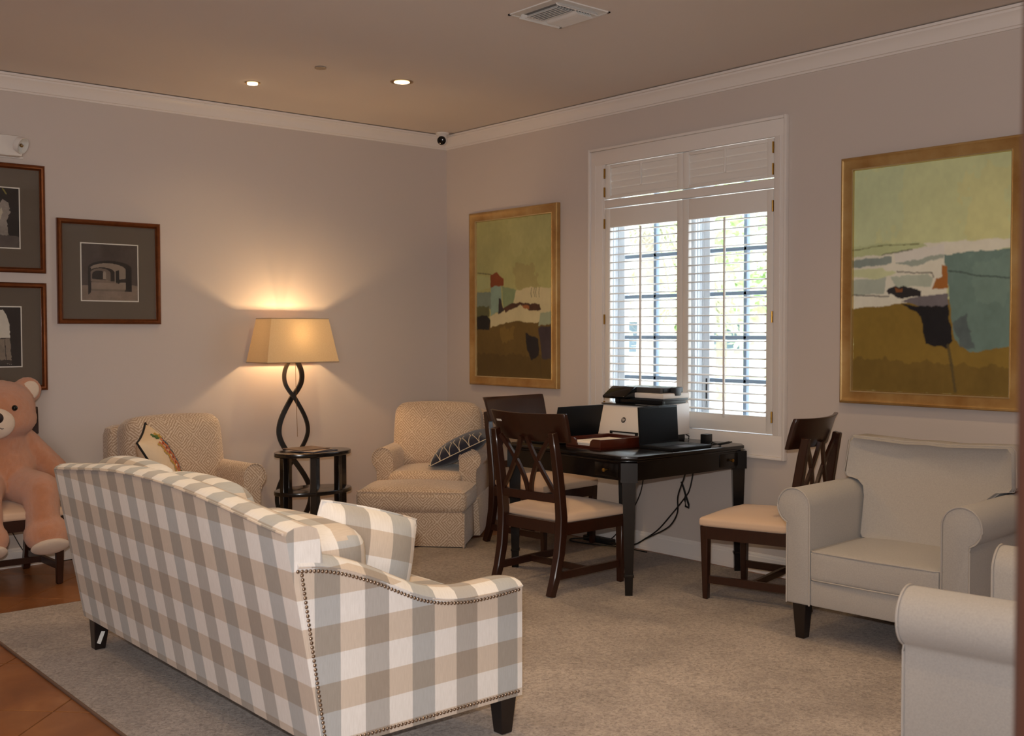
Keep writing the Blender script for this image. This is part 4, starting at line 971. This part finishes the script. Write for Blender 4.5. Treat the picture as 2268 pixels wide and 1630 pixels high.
p.poly([(.62, .55), (.71, .555), (.71, .575), (.64, .57)], (140, 80, 44), .1); p.poly([(.85, .60), (1, .59), (1, .66), (.83, .68)], (136, 136, 112), .1); p.poly([(.83, .69), (1, .67), (1, .88), (.87, .88)], (56, 44, 48), .2); p.poly([(.66, .72), (.83, .75), (.83, .86), (.74, .89), (.69, .82)], (30, 25, 27), .2); p.poly([(.3, .70), (.5, .69), (.5, .76), (.35, .76)], (112, 84, 38), .1, .1, .7)
p.line([(.02, .33), (.2, .345)], (70, 60, 40), .003, .8); p.line([(.85, .88), (.86, .99)], (64, 48, 26), .005, .6)
for q_ in (.74, .78, .80, .84): p.line([(q_, .445), (q_-.01, .475), (q_, .50)], (60, 52, 40), .003, .8)
painting('smaller-looking gold-framed abstract painting between corner and window', -.838, 1.691, 1.005, 1.327, p)
# -- three framed photographs on the left wall
def photo(label, xc, zc, p):
    r = thing('framed_photograph', label, 'picture', (xc, -.001, zc), 0, 'framed photographs'); S = .660
    f = frame_rails(S, S, [(0, 0), (0, .022), (.006, .029), (.014, .031), (.022, .028), (.030, .018), (.032, .018), (.032, .006)]).build('frame', 'frame_bronze', r, ang=30)
    B().box(-.305, .305, -.008, -.002, -.305, .305).build('mat', 'mat_board', r, smooth=False)
    B().box(-.186, .186, -.0092, -.0079, -.186, .186).build('window_mat', 'bevel_white', r, smooth=False)
    link('print', print_mesh('print', .358, .358, p, 'photo_print'), r, (0, -.0102, 0))
    B().box(-.30, .30, -.0135, -.0125, -.30, .30).build('glass', 'picture_glass', r, smooth=False)
p = Paint(110, 110, 21); U, V_ = p.U, p.V
p.fill(np.ones(U.shape), (74, 64, 58), .3); p.poly([(0, .74), (1, .72), (1, 1), (0, 1)], (128, 112, 98), .2)
def arch(cx, hw_, top, spring, bottom, c, var=.15):
    a = (np.abs(U-cx) < hw_) & (V_ > spring-(spring-top)*np.sqrt(np.clip(1-((U-cx)/hw_)**2, 0, 1))) & (V_ < bottom); p.fill(a.astype(float), c, var)
arch(.50, .39, .29, .42, .84, (34, 29, 27)); arch(.46, .33, .335, .46, .80, (138, 124, 110)); p.poly([(.78, .42), (.88, .40), (.88, .83), (.78, .81)], (24, 20, 19), .1, .0); p.poly([(.16, .42), (.11, .45), (.11, .9), (.16, .86)], (30, 26, 24), .1, 0)
arch(.36, .22, .41, .50, .68, (40, 34, 31)); arch(.33, .18, .43, .52, .66, (112, 98, 86)); arch(.30, .115, .47, .54, .63, (36, 31, 28)); arch(.40, .03, .48, .53, .62, (150, 138, 124)); p.poly([(.60, .47), (.66, .45), (.66, .70), (.60, .70)], (30, 26, 24), .1, 0); p.poly([(.66, .62), (.78, .60), (.78, .67), (.66, .68)], (40, 34, 31), .1, .01); p.poly([(.18, .62), (.6, .66), (.78, .8), (.7, .95), (.15, .92)], (132, 116, 102), .22, .03, .7)
photo('framed arcade photograph hanging alone, nearest the lamp', -2.717, 1.820, p)
p = Paint(110, 110, 31); U, V_ = p.U, p.V
p.fill(np.ones(U.shape), (30, 28, 28), .3); p.poly([(.55, .95), (.6, .5), (.66, .28), (.74, .2), (.84, .24), (.86, .4), (.80, .55), (.84, .95)], (142, 134, 126), .3, .04); p.poly([(.66, .5), (.72, .32), (.74, .42), (.70, .55)], (190, 180, 160), .1); p.poly([(0, .78), (1, .8), (1, 1), (0, 1)], (86, 78, 74), .3, .05); p.line([(.75, .02), (.8, .1)], (130, 124, 60), .012); p.poly([(.1, .3), (.4, .2), (.5, .8), (.1, .85)], (96, 90, 86), .4, .06)
photo('framed photograph cut by the left edge, upper of the pair', -3.445, 2.130, p)
p = Paint(110, 110, 41); U, V_ = p.U, p.V
p.fill(np.ones(U.shape), (38, 34, 32), .2); p.poly([(.25, .05), (.72, .04), (.78, .15), (.82, .3), (.84, .97), (.25, .97)], (206, 200, 186), .08); p.poly([(.3, .56), (.83, .52), (.84, .97), (.3, .97)], (128, 116, 102), .3, .03); p.line([(.3, .56), (.83, .52)], (40, 36, 34), .008); p.line([(.74, .55), (.76, .92)], (50, 44, 40), .006); p.poly([(.3, .85), (.84, .9), (.84, .97), (.3, .97)], (60, 54, 48), .3, .05)
photo('framed photograph partly hidden by the teddy bear, lower of the pair', -3.445, 1.410, p)
# ---- emergency light
em = thing('emergency_light', 'white emergency light with swivelling lamp head high on wall', 'emergency light', (-3.42, 0, 2.56))
B().rbox(-.19, .165, -.065, 0, -.062, .062, .01).build('housing', 'camera_white', em); B().rbox(-.195, .185, -.012, 0, -.068, -.052, .004).build('lip', 'camera_white', em)
for sx in (-1, 1):
    q_ = Vector((sx*.62, -.70, -.36)).normalized(); m = Matrix.Translation(Vector((sx*.17-.01, -.085, .0))) @ q_.to_track_quat('Z', 'Y').to_matrix().to_4x4()
    hd_ = B().lathe([(.02, -.05), (.045, -.035), (.052, 0.), (.05, .004), (.046, .002), (.02, -.025)], 24).xf(m).build('lamp_head', 'camera_white', em)
    B().lathe([(.048, .002), (.046, .010), (.03, .02), (.001, .024)], 24).xf(m).build('lens', 'glass', hd_); B().ball((0, 0, 0), .012, 10, 8).xf(m @ Matrix.Translation((0, 0, -.008))).build('bulb', 'brass', hd_)
# ================================================================== teddy bear
BX, BY = -3.505, -.35
be = thing('teddy_bear', 'large peach teddy bear sitting on the chair at left', 'teddy bear', (BX, BY, .46))
def capsule(b, a, c, r0, r1, n=7):
    a, c = Vector(a), Vector(c)
    for i in range(n): t_ = i/(n-1); b.ball(a+(c-a)*t_, r0+(r1-r0)*t_, 16, 10)
def remesh(b, voxel, it):
    me = bpy.data.meshes.new('tmp'); b.bm.to_mesh(me); b.bm.free(); o = bpy.data.objects.new('tmp', me); COL.objects.link(o)
    m = o.modifiers.new('r', 'REMESH'); m.mode = 'VOXEL'; m.voxel_size = voxel
    s = o.modifiers.new('s', 'SMOOTH'); s.factor = .5; s.iterations = it
    dg = bpy.context.evaluated_depsgraph_get(); out = bpy.data.meshes.new_from_object(o.evaluated_get(dg)); bpy.data.objects.remove(o); return out
def bz(z): return z-.46
b = B()
b.ball((0, 0, bz(.66)), (.215, .17, .215), 24, 16); b.ball((0, -.02, bz(.80)), (.165, .13, .12), 24, 16)
b.ball((0, -.05, bz(1.0)), (.198, .17, .165), 24, 16); b.ball((0, -.07, bz(.94)), (.20, .15, .12), 24, 16)
for s in (-1, 1):
    b.ball((s*.165, -.02, bz(1.10)), (.082, .042, .080), 16, 12)
    capsule(b, (s*.15, -.01, bz(.81)), (s*.30, -.03, bz(.62)), .072, .085); b.ball((s*.325, -.04, bz(.585)), (.075, .08, .075))
    capsule(b, (s*.09, -.12, bz(.565)), (s*.155, -.27, bz(.54)), .105, .105); capsule(b, (s*.155, -.28, bz(.54)), (s*.15, -.315, bz(.36)), .100, .092)
    b.ball((s*.165, -.345, bz(.305)), (.128, .105, .105), 20, 14)
me = remesh(b, .011, 9); me.name = 'body'; me.materials.clear(); me.materials.append(MT['fur'])
# tufted pile: push every vertex by a little fur noise
rs = np.random.RandomState(4); co = np.empty(len(me.vertices)*3); me.vertices.foreach_get('co', co); nr = np.empty(len(me.vertices)*3); me.vertices.foreach_get('normal', nr)
co = co.reshape(-1, 3)+nr.reshape(-1, 3)*(rs.rand(len(me.vertices))[:, None]-.5)*.004; me.vertices.foreach_set('co', co.ravel())
me.polygons.foreach_set('use_smooth', [True]*len(me.polygons)); link('body', me, be)
B().ball((-.06, -.20, bz(.928)), (.104, .072, .088), 24, 16).build('muzzle', 'fur_pale', be)
B().ball((-.072, -.262, bz(.962)), (.040, .026, .034), 20, 14).build('nose', 'nose_brown', be)
B().tube([(-.065, -.272, bz(.915)), (-.045, -.271, bz(.902)), (-.02, -.257, bz(.905)), (-.005, -.245, bz(.918))], .0022, 5).tube([(-.065, -.272, bz(.915)), (-.085, -.271, bz(.902)), (-.11, -.257, bz(.905)), (-.123, -.245, bz(.918))], .0022, 5).build('mouth', 'nose_brown', be)
for s in (-1, 1):
    B().ball((s*.068-.028, -.222+.008*s, bz(1.012)), .0165, 16, 12).build('eye', 'eye_black', be)
    B().ball((s*.172, -.052, bz(1.10)), (.050, .016, .056), 16, 12, Matrix.Rotation(s*.35, 3, 'Y')).build('ear_lining', 'fur_pale', be)
    q_ = Vector((0, -.62, -.78)).normalized(); m = Matrix.Translation(Vector((s*.165, -.345, bz(.305)))+q_*.083) @ q_.to_track_quat('Z', 'Y').to_matrix().to_4x4()
    B().ball((0, 0, 0), (.105, .080, .024), 24, 10).xf(m).build('foot_pad', 'fur_pale', be)
cable('thin black cable hanging behind the bear chair', [(-3.41, -.03, .42), (-3.39, -.03, .33), (-3.33, -.03, .2), (-3.28, -.04, .1), (-3.22, -.05, .03), (-3.08, -.06, .012), (-2.95, -.05, .012)], .003)
# ================================================================== garden seen through the window
tag(B().box(.2, 90, -60, 90, -.45, -.25).build('lawn', 'lawn'), kind='structure')
tag(B().box(.2, 26, -30, 30, -.25, -.235).build('driveway', 'drive'), kind='structure')
def tree(label, x, y, h, r, n, mat, seed, trunk=.16):
    rs = np.random.RandomState(seed); t_ = thing('tree', label, 'tree', (x, y, -.25), 0, 'trees beyond the window')
    B().tube([(0, 0, 0), (.1, .05, h*.3), (0, .1, h*.6)], trunk, 8, scales=[1, .8, .5]).build('trunk', 'bark', t_)
    cl = rs.normal(size=(max(6, n//40), 3)); cl /= np.linalg.norm(cl, axis=1)[:, None]; cl *= rs.rand(len(cl), 1)**.4
    cl = cl*np.array([r, r, h*.36])+np.array([0, 0, h*.62])
    vs, fs = [], []
    for k in range(n):
        c = cl[rs.randint(len(cl))]+rs.normal(size=3)*r*.17; a = rs.normal(size=3); a /= np.linalg.norm(a); bb = np.cross(a, rs.normal(size=3)); bb /= np.linalg.norm(bb); s = .10+.12*rs.rand()
        i = len(vs); vs += [c-a*s, c+bb*s*.55, c+a*s, c-bb*s*.55]; fs.append((i, i+1, i+2, i+3))
    me = bpy.data.meshes.new('foliage'); me.from_pydata([tuple(v_) for v_ in vs], [], fs); me.materials.append(MT[mat]); tag(link('foliage', me, t_), kind='stuff')
tree('pale green leafy tree centred in the right shutter opening', 15.5, 9.6, 6.2, 2.6, 2600, 'leaf_light', 1)
tree('green tree at the right side of the window view', 12.0, 3.6, 5.4, 1.7, 1700, 'leaf_mid', 2)
tree('green tree seen through the left shutter panel', 15.5, 17.5, 5.6, 2.2, 2000, 'leaf_mid', 3)
tree('distant pale tree behind the driveway', 24., 17., 8.0, 3.6, 2600, 'leaf_light', 4, .25)
def palm(x, y, h):
    t_ = thing('palm_tree', 'palm tree with hanging fronds outside the left shutter', 'palm', (x, y, -.25))
    B().tube([(0, 0, 0), (.05, 0, h*.5), (0, 0, h)], .22, 10, scales=[1.2, 1, .9]).build('trunk', 'bark', t_)
    rs = np.random.RandomState(9)
    for k in range(16):
        a = k*2*PI/16+rs.rand()*.3; b = B(); L = 1.5+rs.rand()*.5; up = .5-rs.rand()*.9
        sp_ = [Vector((math.cos(a)*L*t2, math.sin(a)*L*t2, h+up*t2-1.7*t2*t2)) for t2 in np.linspace(0, 1, 9)]
        b.tube(sp_, .018, 5)
        for p0, p1 in zip(sp_[1:], sp_[2:]):
            for sg in (-1, 1):
                for f_ in (0, .5):
                    c = p0+(p1-p0)*f_; sd = Vector((-math.sin(a)*sg, math.cos(a)*sg, 0)); e = c+sd*.34+Vector((math.cos(a)*.12, math.sin(a)*.12, -.30)); w_ = Vector((math.cos(a), math.sin(a), 0))*.022
                    b.face([b.bm.verts.new(c-w_), b.bm.verts.new(c+w_), b.bm.verts.new(e)])
        b.build('frond', 'frond', t_, smooth=False)
palm(9.6, 6.6, 3.6)
hz = thing('house', 'pale low house far across the drive outside', 'house', (30, 21, -.25), math.radians(38))
B().box(-1.5, 1.5, -9, 9, 0, 2.6).build('wall', 'house_wall', hz, smooth=False)
B().prism([(-2., 2.6), (2., 2.6), (0, 3.9)], 'y', -9.4, 9.4).build('roof', 'house_roof', hz, smooth=False)
for k in range(5): B().box(-1.53, -1.48, -7.4+k*3.4, -6.0+k*3.4, .9, 2.1).build('window', 'house_window', hz, smooth=False)
